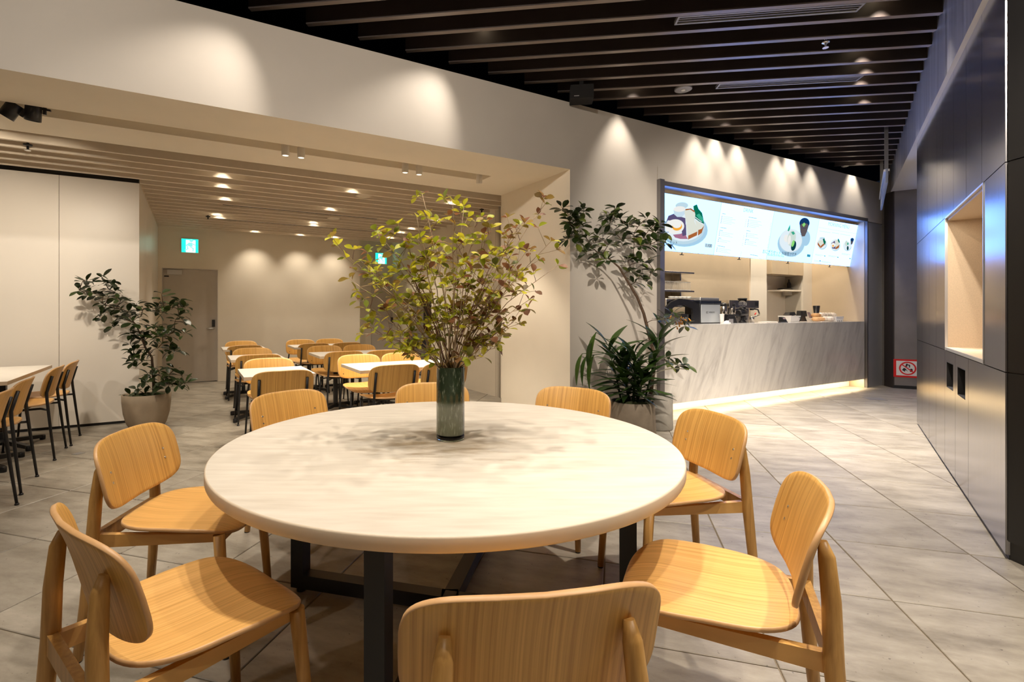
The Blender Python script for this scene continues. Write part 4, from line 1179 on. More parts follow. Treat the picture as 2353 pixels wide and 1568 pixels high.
# glass rack with glasses on the wall shelf, at the far left of the kitchen
NS = NST - 0.16
for z_px, nm_ in ((630, 'upper'), (672, 'lower')):
    zz = EYE + (PCY - z_px) / FPX * (wn(t_at(1550, NS), NS).y)
    r = thing('wall_shelf', f'steel wall shelf behind the espresso machine, {nm_} of two', 'shelf', wn(t_at(1576, NS), NS, zz), ROT_W, 'steel kitchen shelves')
    m_ = MB(); m_.bbox(-0.8, 0.0, -0.14, 0.155, 0.0, 0.022, 0.002); m_.build('board', 'inox', r)
    for x in (-0.12, -0.70):
        m_ = MB(); m_.box(x, x + 0.02, 0.0, 0.155, -0.09, 0.0); m_.build('bracket', 'inox', r)
zz = EYE + (PCY - 672) / FPX * (wn(t_at(1550, NS), NS).y) + 0.022
r = thing('wire_rack', 'white wire glass rack on the lower steel shelf', 'rack', wn(t_at(1572, NS), NS, zz), ROT_W)
m_ = MB()
for k in range(22):
    x = -0.015 - 0.024 * k
    m_.tube([(x, -0.11, 0.004), (x, -0.11, 0.12)], 0.0022, 5); 
for z in (0.004, 0.12): m_.tube([(0.0, -0.11, z), (-0.55, -0.11, z)], 0.003, 5); m_.tube([(0.0, -0.11, z), (0.0, 0.12, z)], 0.003, 5)
m_.build('wires', 'white', r)
m_ = MB(); m_.bbox(-0.55, 0, -0.11, 0.12, 0.0, 0.012, 0.002); m_.build('tray', 'white', r)
# urns, grinder, brewer
for k, px in enumerate((1662, 1681)):
    n_ = 0.60
    r = cthing('coffee_urn', ['steel coffee urn with black lid next to the espresso machine', 'steel coffee urn with black lid beside the black grinder'][k], 'coffee urn', px, n_, ROT_W, 'steel coffee urns')
    m_ = MB(); m_.lathe([(0.055, 0.07), (0.055, 0.24), (0.05, 0.25)], (0, 0, 0), 24); m_.build('body', 'inox', r)
    m_ = MB(); m_.lathe([(0.056, 0.245), (0.054, 0.275), (0.03, 0.292), (0.012, 0.30)], (0, 0, 0), 24); m_.build('lid', 'black_plastic', r)
    m_ = MB(); m_.lathe([(0.058, 0.0), (0.058, 0.02), (0.03, 0.03), (0.03, 0.07)], (0, 0, 0), 24); m_.build('stand', 'black_plastic', r)
    m_ = MB(); m_.tube([(0, -0.052, 0.10), (0, -0.085, 0.10), (0, -0.085, 0.07)], 0.01, 8); m_.build('tap', 'black_plastic', r)
n_ = 0.44
r = cthing('coffee_grinder', 'black coffee grinder with a clear hopper in front of the steel brewer', 'grinder', 1706, n_)
m_ = MB(); m_.lathe([(0.055, 0.0), (0.05, 0.02), (0.025, 0.05), (0.025, 0.09)], (0, 0, 0), 20); m_.build('stand', 'black_plastic', r)
m_ = MB(); m_.tube([(-0.10, 0, 0.135), (-0.06, 0, 0.14), (0.05, 0, 0.14), (0.09, 0, 0.135)], [0.045, 0.055, 0.055, 0.035], 18); m_.build('motor', 'black_plastic', r)
m_ = MB(); m_.lathe([(0.038, 0.185), (0.046, 0.20), (0.044, 0.23), (0.030, 0.235)], (0, 0, 0), 20); m_.build('collar', 'black_plastic', r)
m_ = MB(); m_.lathe([(0.032, 0.235), (0.05, 0.29), (0.062, 0.345), (0.060, 0.345), (0.048, 0.29), (0.030, 0.238)], (0, 0, 0), 20, 0, False, False); m_.build('hopper', 'clear', r)
m_ = MB(); m_.lathe([(0.064, 0.345), (0.064, 0.358), (0.05, 0.362)], (0, 0, 0), 20); m_.build('lid', 'black_plastic', r)
m_ = MB(); m_.tube([(0.0, -0.03, 0.09), (0.02, -0.05, 0.045)], 0.014, 8); m_.build('spout', 'black_plastic', r)
n_ = 0.56
r = cthing('coffee_brewer', 'steel coffee brewer with vent slots and a small dark screen', 'coffee machine', 1694, n_)
wb = wpx(1694, 1744, n_); 
m_ = MB(); m_.bbox(-0.19, wb, 0.0, 0.20, 0.215, 0.335, 0.004); m_.bbox(-0.19, wb * 0.62, 0.03, 0.20, 0.0, 0.215, 0.003); m_.build('body', 'inox', r)
m_ = MB()
for x in (0.03, 0.075, 0.16, 0.20):
    for z in (0.262, 0.284, 0.306): m_.box(x, x + 0.03, -0.002, 0.001, z, z + 0.009)
m_.build('vent_slots', 'white', r)
m_ = MB(); m_.bbox(wb * 0.82, wb * 0.95, -0.004, 0.002, 0.250, 0.310, 0.001); m_.build('screen', 'black_plastic', r)
m_ = MB(); m_.tube([(wb * 0.84, 0.06, 0.215), (wb * 0.84, 0.06, 0.185)], [0.035, 0.028], 14); m_.tube([(wb * 0.86, 0.03, 0.205), (wb * 0.95, 0.0, 0.195), (wb * 0.99, -0.01, 0.13)], [0.012, 0.012, 0.010], 8); m_.build('brew_basket', 'black_plastic', r)
m_ = MB(); m_.tube([(wb * 0.80, 0.0, 0.115), (wb * 0.83, -0.01, 0.145)], 0.009, 8); m_.build('red_tap', 'red', r)
# small things between
r = cthing('portafilter', 'portafilter with a slanted steel handle next to the steel brewer', 'portafilter', 1736, 0.42)
m_ = MB(); m_.tube([(-0.07, 0, 0.075), (0.10, 0.0, 0.115)], [0.013, 0.010], 10); m_.build('handle', 'inox', r)
m_ = MB(); m_.lathe([(0.032, 0.0), (0.034, 0.06), (0.030, 0.09)], (-0.09, 0, 0), 16); m_.build('stand', 'inox', r)
r = cthing('tamping_stand', 'black knock box tray in front of the coffee urns', 'tray', 1676, 0.40)
m_ = MB(); m_.bbox(-0.10, 0.16, -0.05, 0.08, 0.10, 0.125, 0.004); m_.build('tray', 'black_plastic', r)
m_ = MB(); m_.bbox(-0.09, 0.02, -0.03, 0.06, 0.0, 0.10, 0.003); m_.build('bin', 'black_plastic', r)
m_ = MB(); m_.hexa([(0.05, -0.02, 0), (0.15, -0.02, 0), (0.15, 0.06, 0), (0.05, 0.06, 0), (0.02, -0.02, 0.10), (0.10, -0.02, 0.10), (0.10, 0.06, 0.10), (0.02, 0.06, 0.10)]); m_.build('slanted_leg', 'black_plastic', r)
o = MB(); o.lathe([(0.024, 0.0), (0.026, 0.06), (0.030, 0.12), (0.031, 0.13)], (0, 0, 0), 20); o = o.build('cup_stack', 'white', None, cpt(1659, 0.27)); tag(o, 'stack of white paper cups right beside the espresso machine', 'cups')
m_ = MB(); m_.loft([[(x * q, y * q, z) for x, y in [(0.06 * math.cos(a) * (1 + 0.25 * math.sin(3 * a)), 0.035 * math.sin(a)) for a in [2 * PI * i / 18 for i in range(18)]]] for q, z in ((1.0, 0.0), (1.02, 0.012), (0.8, 0.03), (0.35, 0.04))])
o = m_.build('folded_cloth', 'white', None, cpt(1672, 0.20), ROT_W); tag(o, 'folded white cloth on the counter before the black knock box', 'cloth')
m_ = MB(); m_.bbox(-0.045, 0.045, -0.003, 0.003, 0.0, 0.062, 0.001); o = m_.build('small_stand_card', 'vent_grey', None, cpt(1680, 0.17), ROT_W); tag(o, 'small grey card standing before the black knock box', 'card')
m_ = MB(); m_.bbox(-0.15, 0.15, -0.06, 0.06, 0.0, 0.018, 0.003); o = m_.build('paper_tray', 'card', None, cpt(1765, 0.25), ROT_W); tag(o, 'flat pale tray lying on the counter before the card reader', 'tray')
# till
r = cthing('card_reader', 'small black card reader propped on the counter before the white bin', 'card reader', 1800, 0.24)
m_ = MB(); m_.hexa([(-0.03, -0.03, 0.012), (0.05, -0.03, 0.012), (0.05, 0.05, 0.012), (-0.03, 0.05, 0.012), (-0.03, 0.0, 0.075), (0.05, 0.0, 0.075), (0.05, 0.05, 0.085), (-0.03, 0.05, 0.085)]); m_.build('body', 'black_plastic', r)
m_ = MB(); m_.hexa([(-0.022, -0.024, 0.02), (0.042, -0.024, 0.02), (0.042, -0.020, 0.02), (-0.022, -0.020, 0.02), (-0.022, -0.004, 0.07), (0.042, -0.004, 0.07), (0.042, 0.0, 0.07), (-0.022, 0.0, 0.07)]); m_.build('screen', 'mauve', r)
m_ = MB(); m_.bbox(-0.13, 0.05, -0.04, 0.07, 0.0, 0.012, 0.002); m_.build('pad', 'black_plastic', r)
def bin_mesh(w_, d_, h_, fl_):
    m_ = MB(); q = lambda e, z: [(-w_ - e, -d_ - e, z), (w_ + e, -d_ - e, z), (w_ + e, d_ + e, z), (-w_ - e, d_ + e, z)]
    m_.loft([q(0, 0), q(fl_, h_), q(fl_ - 0.004, h_), q(-0.004, 0.006)], 0, True, True, False)
    return m_
r = cthing('white_bin', 'flared white plastic bin on the counter holding a black till screen', 'bin', 1814, 0.38)
bin_mesh(0.115, 0.08, 0.10, 0.02).build('bin_shell', 'white', r)
m_ = MB()
for x in (0.095, 0.115): m_.cyl((x, -0.094, 0.07), (x, -0.098, 0.07), 0.006, 8)
m_.build('rivet', 'black_plastic', r, kind='stuff')
r = cthing('till_screen', 'black flat till screen tilted above the white bin', 'till', 1814, 0.39)
m_ = MB(); m_.hexa([(-0.09, -0.05, 0.104), (0.10, -0.05, 0.108), (0.10, 0.05, 0.112), (-0.09, 0.05, 0.106), (-0.05, -0.03, 0.150), (0.09, -0.03, 0.158), (0.11, 0.05, 0.158), (-0.03, 0.05, 0.150)]); m_.build('body', 'black_plastic', r)
m_ = MB(); m_.bbox(0.12, 0.18, -0.03, 0.03, 0.08, 0.10, 0.002); m_.bbox(0.08, 0.13, -0.01, 0.01, 0.085, 0.105, 0.002); m_.build('arm', 'black_plastic', r)
for k, (px, n_, z0) in enumerate(((1838, 0.40, 0.008), (1846, 0.40, 0.008))):
    m_ = MB(); m_.loft([[(-0.05, -0.045, z0), (0.05, -0.045, z0), (0.05, 0.045, z0), (-0.05, 0.045, z0)], [(-0.03, -0.03, z0 + 0.17), (0.03, -0.03, z0 + 0.17), (0.03, 0.03, z0 + 0.17), (-0.03, 0.03, z0 + 0.17)]], 0, True, True, False)
    o = m_.build('lid_stack', 'black_plastic', None, cpt(px, n_ + 0.02 * k), ROT_W); tag(o, ['tapered stack of black cup lids next to the till screen', 'tapered stack of black cup lids leaning on the pale menu card'][k], 'cup lids', 'black lid stacks')
m_ = MB(); m_.bbox(-0.13, 0.13, -0.07, 0.07, 0.0, 0.008, 0.002); o = m_.build('lid_tray', 'card', None, cpt(1842, 0.40), ROT_W); tag(o, 'pale tray under the black lid stacks', 'tray')
m_ = MB(); m_.hexa([(-0.04, -0.005, 0), (0.04, -0.005, 0), (0.04, 0.0, 0), (-0.04, 0.0, 0), (-0.06, 0.045, 0.16), (0.02, 0.045, 0.16), (0.02, 0.05, 0.16), (-0.06, 0.05, 0.16)]); o = m_.build('menu_card', 'card', None, cpt(1858, 0.36), ROT_W); tag(o, 'pale printed card leaning beside the black lid stacks', 'card')
m_ = MB(); m_.hexa([(-0.035, -0.005, 0), (0.05, -0.005, 0), (0.05, 0.0, 0), (-0.035, 0.0, 0), (-0.055, 0.045, 0.155), (0.02, 0.045, 0.155), (0.02, 0.05, 0.155), (-0.055, 0.05, 0.155)]); o = m_.build('menu_card', 'mauve', None, cpt(1866, 0.40), ROT_W); tag(o, 'mauve printed card leaning behind the pale card', 'card')
m_ = MB(); m_.lathe([(0.045, 0.0), (0.045, 0.02), (0.034, 0.02), (0.052, 0.19), (0.05, 0.195)], (0, 0, 0), 20); o = m_.build('cup_stack', 'black_plastic', None, wn(t_at(1876, 0.52), 0.52, CZ1 + 0.07)); tag(o, 'stack of dark cups standing behind the wrapped bread', 'cups')
m_ = MB(); m_.bbox(-0.1, 0.12, -0.07, 0.07, 0.0, 0.07, 0.003); o = m_.build('small_crate', 'card', None, cpt(1878, 0.52), ROT_W); tag(o, 'low pale crate under the dark cups behind the bread', 'crate')
random.seed(5)
BG = 'wrapped breads on the counter'
m_ = MB(); m_.loft([[(x * q * 1.0, y * q, z) for x, y in [(0.062 * math.cos(a), 0.045 * math.sin(a)) for a in [2 * PI * i / 14 for i in range(14)]]] for q, z in ((0.6, 0.0), (0.95, 0.015), (1.0, 0.032), (0.75, 0.055), (0.3, 0.066))])
bread_me = m_.mesh('bread_roll', 'bread')
m_ = MB(); m_.loft([[(x * q * 1.0, y * q, z) for x, y in [(0.070 * math.cos(a) * (1 + 0.2 * math.cos(4 * a)), 0.05 * math.sin(a)) for a in [2 * PI * i / 16 for i in range(16)]]] for q, z in ((0.6, 0.0), (1.0, 0.02), (0.9, 0.05), (0.45, 0.075))])
wrap_me = m_.mesh('wrapped_bread', 'wrap')
for k in range(12):
    px = 1874 + (k % 6) * 7.0 + random.uniform(-2, 2); n_ = 0.26 + 0.10 * (k // 6) + random.uniform(-0.02, 0.02)
    o = link('wrapped_bread', bread_me if k in (0, 1, 2, 6, 7) else wrap_me, None, wn(t_at(px, n_), n_, CZ1 + 0.012 + 0.05 * (k // 6) + (0.0 if k < 6 else 0.012)), random.uniform(0, 3))
    tag(o, 'small wrapped bread in the heap next to the low white basket', 'bread', BG)
m_ = MB(); m_.bbox(-0.33, 0.17, -0.11, 0.0, 0.0, 0.010, 0.003); m_.bbox(-0.33, 0.17, 0.0, 0.16, 0.0, 0.058, 0.003); o = m_.build('bread_tray', 'card', None, cpt(1897, 0.32), ROT_W); tag(o, 'stepped pale tray under the wrapped breads', 'tray')
r = cthing('white_basket', 'low white perforated basket at the end of the bread heap', 'basket', 1921, 0.26)
bin_mesh(0.105, 0.05, 0.085, 0.012).build('basket_shell', 'white', r)
m_ = MB()
for x in (-0.06, 0.0, 0.06): m_.cyl((x, -0.0505, 0.012), (x, -0.054, 0.012), 0.008, 8)
m_.build('foot_holes', 'black_plastic', r, kind='stuff')
# shelf and cabinet in the kitchen recess
zz = EYE + (PCY - 672) / FPX * wn(TP2, 1.2).y
r = thing('recess_shelf', 'pale shelf in the kitchen recess holding a dark cloth', 'shelf', wn(TP2, NBK - 0.16, zz), ROT_W)
m_ = MB(); m_.bbox(-0.55, -0.002, -0.12, 0.155, 0.0, 0.025, 0.002); m_.build('board', 'cream', r)
m_ = MB(); m_.box(-0.1, -0.08, 0.0, 0.155, -0.06, 0.0); m_.build('bracket', 'alu', r)
m_ = MB(); m_.loft([[(0.2 * q * math.cos(a) * (1 + 0.15 * math.sin(5 * a)), 0.08 * q * math.sin(a), z) for a in [2 * PI * i / 20 for i in range(20)]] for q, z in ((1.0, 0.0), (0.95, 0.02), (0.6, 0.04), (0.2, 0.045))])
o = m_.build('dark_cloth', 'brown_dark', None, wn(TP2 - 0.26, NBK - 0.15, zz + 0.025), ROT_W); tag(o, 'dark folded cloth on the shelf in the kitchen recess', 'cloth')
m_ = MB(); m_.lathe([(0.03, 0.0), (0.032, 0.12), (0.012, 0.16), (0.012, 0.2)], (0, 0, 0), 14); o = m_.build('bottle', 'brown_dark', None, wn(TP2 - 0.06, NBK - 0.10, zz + 0.025)); tag(o, 'brown bottle on the shelf in the kitchen recess', 'bottle')
zc = EYE + (PCY - 634) / FPX * wn(TP2, NBK - 0.3).y
r = thing('wall_cabinet', 'steel wall cabinet in the kitchen recess above the shelf', 'cabinet', wn(TP2, NBK - 0.30, zc), ROT_W)
m_ = MB(); m_.box(-0.95, -0.002, 0.0, 0.295, 0.0, 0.6); m_.build('carcass', 'kitchen_steel', r)
for x0, x1 in ((-0.95, -0.478), (-0.474, -0.004)):
    m_ = MB(); m_.bbox(x0, x1, -0.018, 0.0, 0.0, 0.6, 0.001); m_.build('door', 'kitchen_steel', r)

# ------------------------------------------------------------------ prohibition sign on the pier, hanging sign, floor plates
PB = Vector((6.95, 8.215)); PC = Vector((8.05, 7.53)); pd = (PC - PB).normalized(); pr = math.atan2(pd.y, pd.x)
r = thing('prohibition_sign', 'red and white prohibition sign low on the grey pier', 'sign', (PB.x, PB.y, 0.0), pr)
m_ = MB(); m_.bbox(0.0, 0.78, -0.012, -0.001, 0.185, 0.478, 0.001); m_.build('red_board', 'red', r)
m_ = MB(); m_.box(0.034, 0.318, -0.0135, -0.012, 0.214, 0.452); m_.build('white_field', 'white', r)
m_ = MB(); m_.box(0.352, 0.74, -0.0135, -0.012, 0.214, 0.30); m_.box(0.345, 0.40, -0.0135, -0.012, 0.318, 0.324); m_.build('lower_field', 'white', r)
m_ = MB(); cx_, cz, R1, R2 = 0.176, 0.333, 0.108, 0.088
ring = lambda R_, y: [(cx_ + R_ * math.cos(2 * PI * k / 40), y, cz + R_ * math.sin(2 * PI * k / 40)) for k in range(40)]
m_.loft([ring(R1, -0.0135), ring(R1, -0.0150), ring(R2, -0.0150), ring(R2, -0.0135)], 0, False, False, False)
a = rad(-40); q = lambda u, v: (cx_ + u * math.cos(a) - v * math.sin(a), -0.0152, cz + u * math.sin(a) + v * math.cos(a))
m_.quad([q(-0.09, -0.008), q(0.09, -0.008), q(0.09, 0.008), q(-0.09, 0.008)]); m_.build('barred_ring', 'red', r)
m_ = MB()
def ip(pts): m_.quad([(cx_ + x, -0.0145, cz + z) for x, z in pts])
ip([(-0.03, 0.03), (0.03, 0.015), (0.03, 0.06), (-0.02, 0.068)]); ip([(-0.02, 0.06), (0.0, 0.06), (0.0, 0.075), (-0.02, 0.075)])
ip([(-0.07, -0.03), (-0.03, -0.06), (0.0, -0.045), (-0.03, 0.0), (-0.05, 0.005)]); ip([(0.03, -0.055), (0.062, -0.055), (0.062, -0.01), (0.045, 0.0), (0.03, -0.01)])
m_.build('pictogram', 'ink', r)
m_ = MB()
for x, z in ((0.005, 0.036), (-0.022, -0.045)): m_.quad([(cx_ + x + 0.013 * math.cos(2 * PI * k / 10), -0.0149, cz + z + 0.013 * math.sin(2 * PI * k / 10)) for k in range(10)])
m_.build('pictogram_hole', 'white', r)
sg0 = at(2037, 400, 6.45); sg1 = at(2025.5, 464, 8.0)
sd = Vector((sg1.x - sg0.x, sg1.y - sg0.y)); L_ = sd.length; sr = math.atan2(sd.y, sd.x)
r = thing('hanging_sign', 'clear acrylic sign panel hung on two grey posts beside the metal wall', 'sign', (sg0.x, sg0.y, 2.98), sr)
for x in (0.05, L_ - 0.05):
    m_ = MB(); m_.box(x - 0.02, x + 0.02, -0.02, 0.02, 0.09, 1.0); m_.build('post', 'frame_grey', r)
m_ = MB(); m_.bbox(-0.12, L_ + 0.1, -0.012, 0.012, -0.09, 0.09, 0.002); m_.build('panel', 'acrylic', r)
m_ = MB(); m_.bbox(-0.05, L_ + 0.03, -0.03, 0.03, 0.07, 0.10, 0.002); m_.build('rail', 'alu', r)
g0 = fl(2010, 917); m_ = MB(); m_.box(-0.11, 0.11, -0.11, 0.11, 0.0005, 0.004); o = m_.build('floor_hatch', 'vent_grey', None, g0, -TH); tag(o, 'square dark floor plate in the tiles before the kitchen opening', 'floor plate')
g0 = fl(180, 1043); m_ = MB(); m_.box(-0.035, 0.035, -0.035, 0.035, 0.0005, 0.003); o = m_.build('floor_outlet', 'vent_grey', None, g0, -TH); tag(o, 'small grey outlet plate in the floor by the chairs at the partition', 'floor plate')

# ------------------------------------------------------------------ ceiling fittings
def sl(px, py, z=SLZ):
    Y = FPX * (z - EYE) / (PCY - py); return Vector(((px - PCX) / FPX * Y, Y, z))
MT['vent_frame'] = plain('vent_frame', (0.30, 0.29, 0.29), 0.45, 0.2)
def diffuser(pxa, pya, pxb, pyb, lab):
    pa, pb = sl(pxa, pya), sl(pxb, pyb)
    aa, ab = Vector(pa[:2]).dot(A), Vector(pb[:2]).dot(A); cc = (Vector(pa[:2]).dot(B) + Vector(pb[:2]).dot(B)) / 2
    k = round((cc - SL0) / SLD - 0.5); cc = SL0 + SLD * k + 0.085
    mid_ = slat_pt((aa + ab) / 2, cc, SLZ + 0.0); L2 = abs(aa - ab) / 2
    r = thing('air_diffuser', lab, 'air vent', mid_, math.atan2(-A.y, -A.x), 'linear air vents in the dark ceiling')
    m_ = MB(); m_.box(-L2, L2, -0.058, -0.042, 0, 0.03); m_.box(-L2, L2, 0.042, 0.058, 0, 0.03); m_.box(-L2, -L2 + 0.016, -0.042, 0.042, 0, 0.03); m_.box(L2 - 0.016, L2, -0.042, 0.042, 0, 0.03); m_.build('frame', 'vent_frame', r)
    for y in (-0.016, 0.016):
        m_ = MB(); m_.box(-L2 + 0.016, L2 - 0.016, y - 0.004, y + 0.004, 0.004, 0.03); m_.build('louvre', 'vent_frame', r)
    m_ = MB(); m_.box(-L2, L2, -0.055, 0.055, 0.03, 0.10); m_.build('plenum', 'void', r)
diffuser(1555, 46, 1985, 12, 'long pale air vent between the dark slats, nearer of two')
diffuser(1650, 197, 1990, 171, 'long pale air vent between the dark slats, farther of two')
p = sl(1570, 207, SLZ - 0.0); o = thing('emergency_light', 'round grey emergency light disc under the dark slats', 'ceiling light', p)
m_ = MB(); m_.lathe([(0.088, 0.02), (0.088, 0.004), (0.080, 0.0)], (0, 0, 0), 32, 0, True, True); m_.build('disc', 'vent_grey', o)
m_ = MB(); m_.lathe([(0.022, -0.001), (0.020, -0.006)], (0, 0, 0), 16); m_.build('lens', 'white', o)
m_ = MB(); m_.lathe([(0.006, -0.001), (0.005, -0.004)], (0.05, 0.02, 0), 8); m_.build('button', 'white', o)
def sprinkler(p, lab, m1, m2, up):
    r = thing('sprinkler', lab, 'sprinkler', p, 0, 'ceiling sprinklers')
    m_ = MB(); m_.lathe([(0.034, 0.0), (0.030, -0.012), (0.012, -0.016)], (0, 0, 0.0), 18); m_.build('rose', m1, r)
    m_ = MB(); m_.lathe([(0.010, -0.016), (0.010, -0.045), (0.024, -0.050), (0.024, -0.054)], (0, 0, 0), 16); m_.build('head', m2, r)
    m_ = MB(); m_.tube([(0, 0, 0), (0, 0, up)], 0.010, 8); m_.build('pipe', m1, r)
    return r
sprinkler(sl(1897, 96, SLZ + 0.03), 'chrome sprinkler head under the dark slats', 'chrome', 'chrome', 0.5)
sprinkler(sl(64, 332, RZ + 0.02), 'black sprinkler under the cream slats, nearest of three', 'black_plastic', 'chrome', 0.2)
sprinkler(sl(478, 497, RZ + 0.02), 'black sprinkler under the cream slats before the grey door', 'black_plastic', 'chrome', 0.2)
sprinkler(sl(1107, 481, RZ + 0.02), 'black sprinkler under the cream slats above the vase branches', 'black_plastic', 'chrome', 0.2)
p = sl(1942, 384, SLZ - 0.01); o = MB(); o.lathe([(0.05, 0.03), (0.05, 0.01), (0.03, 0.0)], (0, 0, 0), 20); o = o.build('smoke_detector', 'white_fix', None, p); tag(o, 'small white smoke detector under the far dark slats', 'smoke detector')
for k, (px, py) in enumerate(((835, 452), (767, 503))):
    p = sl(px, py, RZ); o = MB(); o.lathe([(0.10, 0.012), (0.10, 0.004), (0.09, 0.0)], (0, 0, 0), 32); o = o.build('ceiling_speaker', 'speaker', None, p); tag(o, ['round cream ceiling speaker, nearer of two', 'round cream ceiling speaker, farther of two'][k], 'speaker', 'ceiling speakers')
for k, (a_, c_) in enumerate((((512, 471), (862, 507)), ((500, 505), (872, 534)))):
    pa, pb = sl(a_[0], a_[1], RZ), sl(c_[0], c_[1], RZ); ta_, na_ = tn(pa); tb_, nb_ = tn(pb); nn = (na_ + nb_) / 2; kk = round((nn - 1.49) / 0.24 - 0.5); nn = 1.49 + 0.24 * kk + 0.10
    r = thing('slot_vent', ['black linear vent between the cream slats, nearer of two', 'black linear vent between the cream slats, farther of two'][k], 'air vent', wn((ta_ + tb_) / 2, nn, RZ + 0.01), ROT_W, 'linear vents in the cream ceiling')
    hl = abs(ta_ - tb_) / 2
    m_ = MB(); m_.box(-hl, hl, -0.022, 0.022, 0.0, 0.05); m_.build('slot', 'void', r)
    m_ = MB(); m_.box(-hl, hl, 0.022, 0.027, 0.0, 0.05); m_.box(-hl, hl, -0.027, -0.022, 0.0, 0.05); m_.build('edge', 'slat_cream', r)
p = at(1336, 228, 5.12); r = thing('black_box', 'black box fixed under the dark slats above the cream wall edge', 'projector', (p.x, p.y, 3.40), math.atan2(-A.y, -A.x))
m_ = MB(); m_.bbox(-0.115, 0.115, -0.09, 0.09, 0.0, 0.14, 0.004); m_.build('case', 'void', r)
m_ = MB(); m_.box(-0.02, 0.02, -0.02, 0.02, 0.14, 0.5); m_.build('bracket', 'void', r)
m_ = MB(); m_.box(-0.08, -0.03, -0.092, -0.088, 0.02, 0.028); m_.build('label_plate', 'vent_grey', r)
# soffit spotlights in the slot
SG = 'white spotlights in the soffit slot'
where = ['one of the left pair', 'second of the left pair', 'first of the middle pair', 'second of the middle pair', 'single one at the slot end']
soff = [(656, 342), (692, 347), (931, 385), (963, 389), (1101, 409)]
MT['lens_soft'] = emit('soft_lens', (1.0, 0.82, 0.58), 3.0)
labs = ['white cylinder spotlight in the soffit slot, first after the black spotlights', 'white cylinder spotlight in the soffit slot, second after the black spotlights', 'white cylinder spotlight in the soffit slot, third after the black spotlights', 'white cylinder spotlight in the soffit slot, fourth after the black spotlights', 'white cylinder spotlight tilted at the end of the soffit slot']
for (px, py), lab in zip(soff, labs):
    t_ = t_at(px, 0.72); p = wn(t_, 0.72, 2.668)
    r = thing('soffit_spotlight', lab, 'spotlight', p, 0, SG)
    m_ = MB(); m_.lathe([(0.031, 0.10), (0.034, 0.096), (0.034, 0.004), (0.031, 0.0), (0.026, 0.004)], (0, 0, 0), 24, 0, True, False); m_.build('body', 'white_fix', r)
    m_ = MB(); m_.lathe([(0.028, 0.004), (0.028, 0.006)], (0, 0, 0), 20); m_.build('lens', 'lens_soft', r)
    m_ = MB(); m_.tube([(0, 0, 0.10), (0, 0, 0.212)], 0.012, 10); m_.build('stem', 'white_fix', r)
    if px == 1101: r.rotation_euler = (0.22, 0.0, 0)
    spot('spot_light', (p.x, p.y, p.z - 0.006), (p.x - 0.25 * N.x * 0, p.y, 0), SOFFIT_W, 80, 0.5, WARM, 0.025)
for k, (px, py, ry) in enumerate(((15, 247, 0.55), (77, 255, 0.08))):
    t_ = t_at(px, 0.72); p = wn(t_, 0.70, 2.655)
    r = thing('black_spotlight', ['black spotlight head in the soffit slot, tilted away, at the picture edge', 'black spotlight head in the soffit slot, pointing straight down'][k], 'spotlight', p, 0, 'black spotlights in the soffit slot')
    m_ = MB(); m_.lathe([(0.047, 0.12), (0.050, 0.116), (0.050, 0.0), (0.046, 0.0), (0.044, 0.05)], (0, 0, 0), 28, 0, True, True); m_.build('head', 'black_plastic', r)
    m_ = MB(); m_.box(0.02, 0.10, -0.012, 0.012, 0.09, 0.105); m_.box(0.055, 0.075, -0.012, 0.012, 0.06, 0.224); m_.build('yoke', 'black_plastic', r)
    r.rotation_euler = (0.15, ry, ROT_W)
    spot('spot_light', (p.x, p.y, p.z - 0.02), wn(t_ - (1.4 if k == 0 else 0.2), 2.6, 0.9), SOFFIT_W * 0.72, 110, 0.9, WARM, 0.03)
# ------------------------------------------------------------------ plants
def leaf_mesh(name, ln, wd, m, fold=0.18, curl=0.12, lance=False, stalk=0.12):
    """a pointed leaf along +y with a folded midrib; base at the origin"""
    mb = MB(); sts = 5 if not lance else 7
    L_, R_, C_ = [], [], []
    for i in range(sts + 1):
        f = i / sts
        if lance: wv = wd * (math.sin(PI * min(1, f * 0.93 + 0.04)) ** 0.8) * (1 - 0.35 * f)
        else: wv = wd * math.sin(PI * f) ** 0.75 * (0.8 + 0.45 * f) if 0 < f < 1 else 0.0
        y = ln * (stalk + (1 - stalk) * f); z = -curl * ln * f * f
        C_.append((0, y, z)); L_.append((-wv, y, z + fold * wv)); R_.append((wv, y, z + fold * wv))
    mb.v = C_ + L_ + R_; n = sts + 1
    for i in range(sts):
        mb.face([i, i + 1, n + i + 1, n + i], 0, True); mb.face([i, 2 * n + i, 2 * n + i + 1, i + 1], 0, True)
    if stalk:
        b0 = len(mb.v); s_ = 0.02 * ln
        mb.v += [(-s_, 0, 0), (s_, 0, 0), (s_, ln * stalk * 1.2, 0), (-s_, ln * stalk * 1.2, 0)]; mb.face([b0, b0 + 1, b0 + 2, b0 + 3], 0)
    return mb.mesh(name, m)
def orient(d, up=Vector((0, 0, 1)), roll=0.0):
    y = d.normalized(); x = y.cross(up)
    if x.length < 1e-3: x = Vector((1, 0, 0))
    x.normalize(); z = x.cross(y)
    m_ = Matrix((x, y, z)).transposed()
    return m_ @ Matrix.Rotation(roll, 3, 'Y')
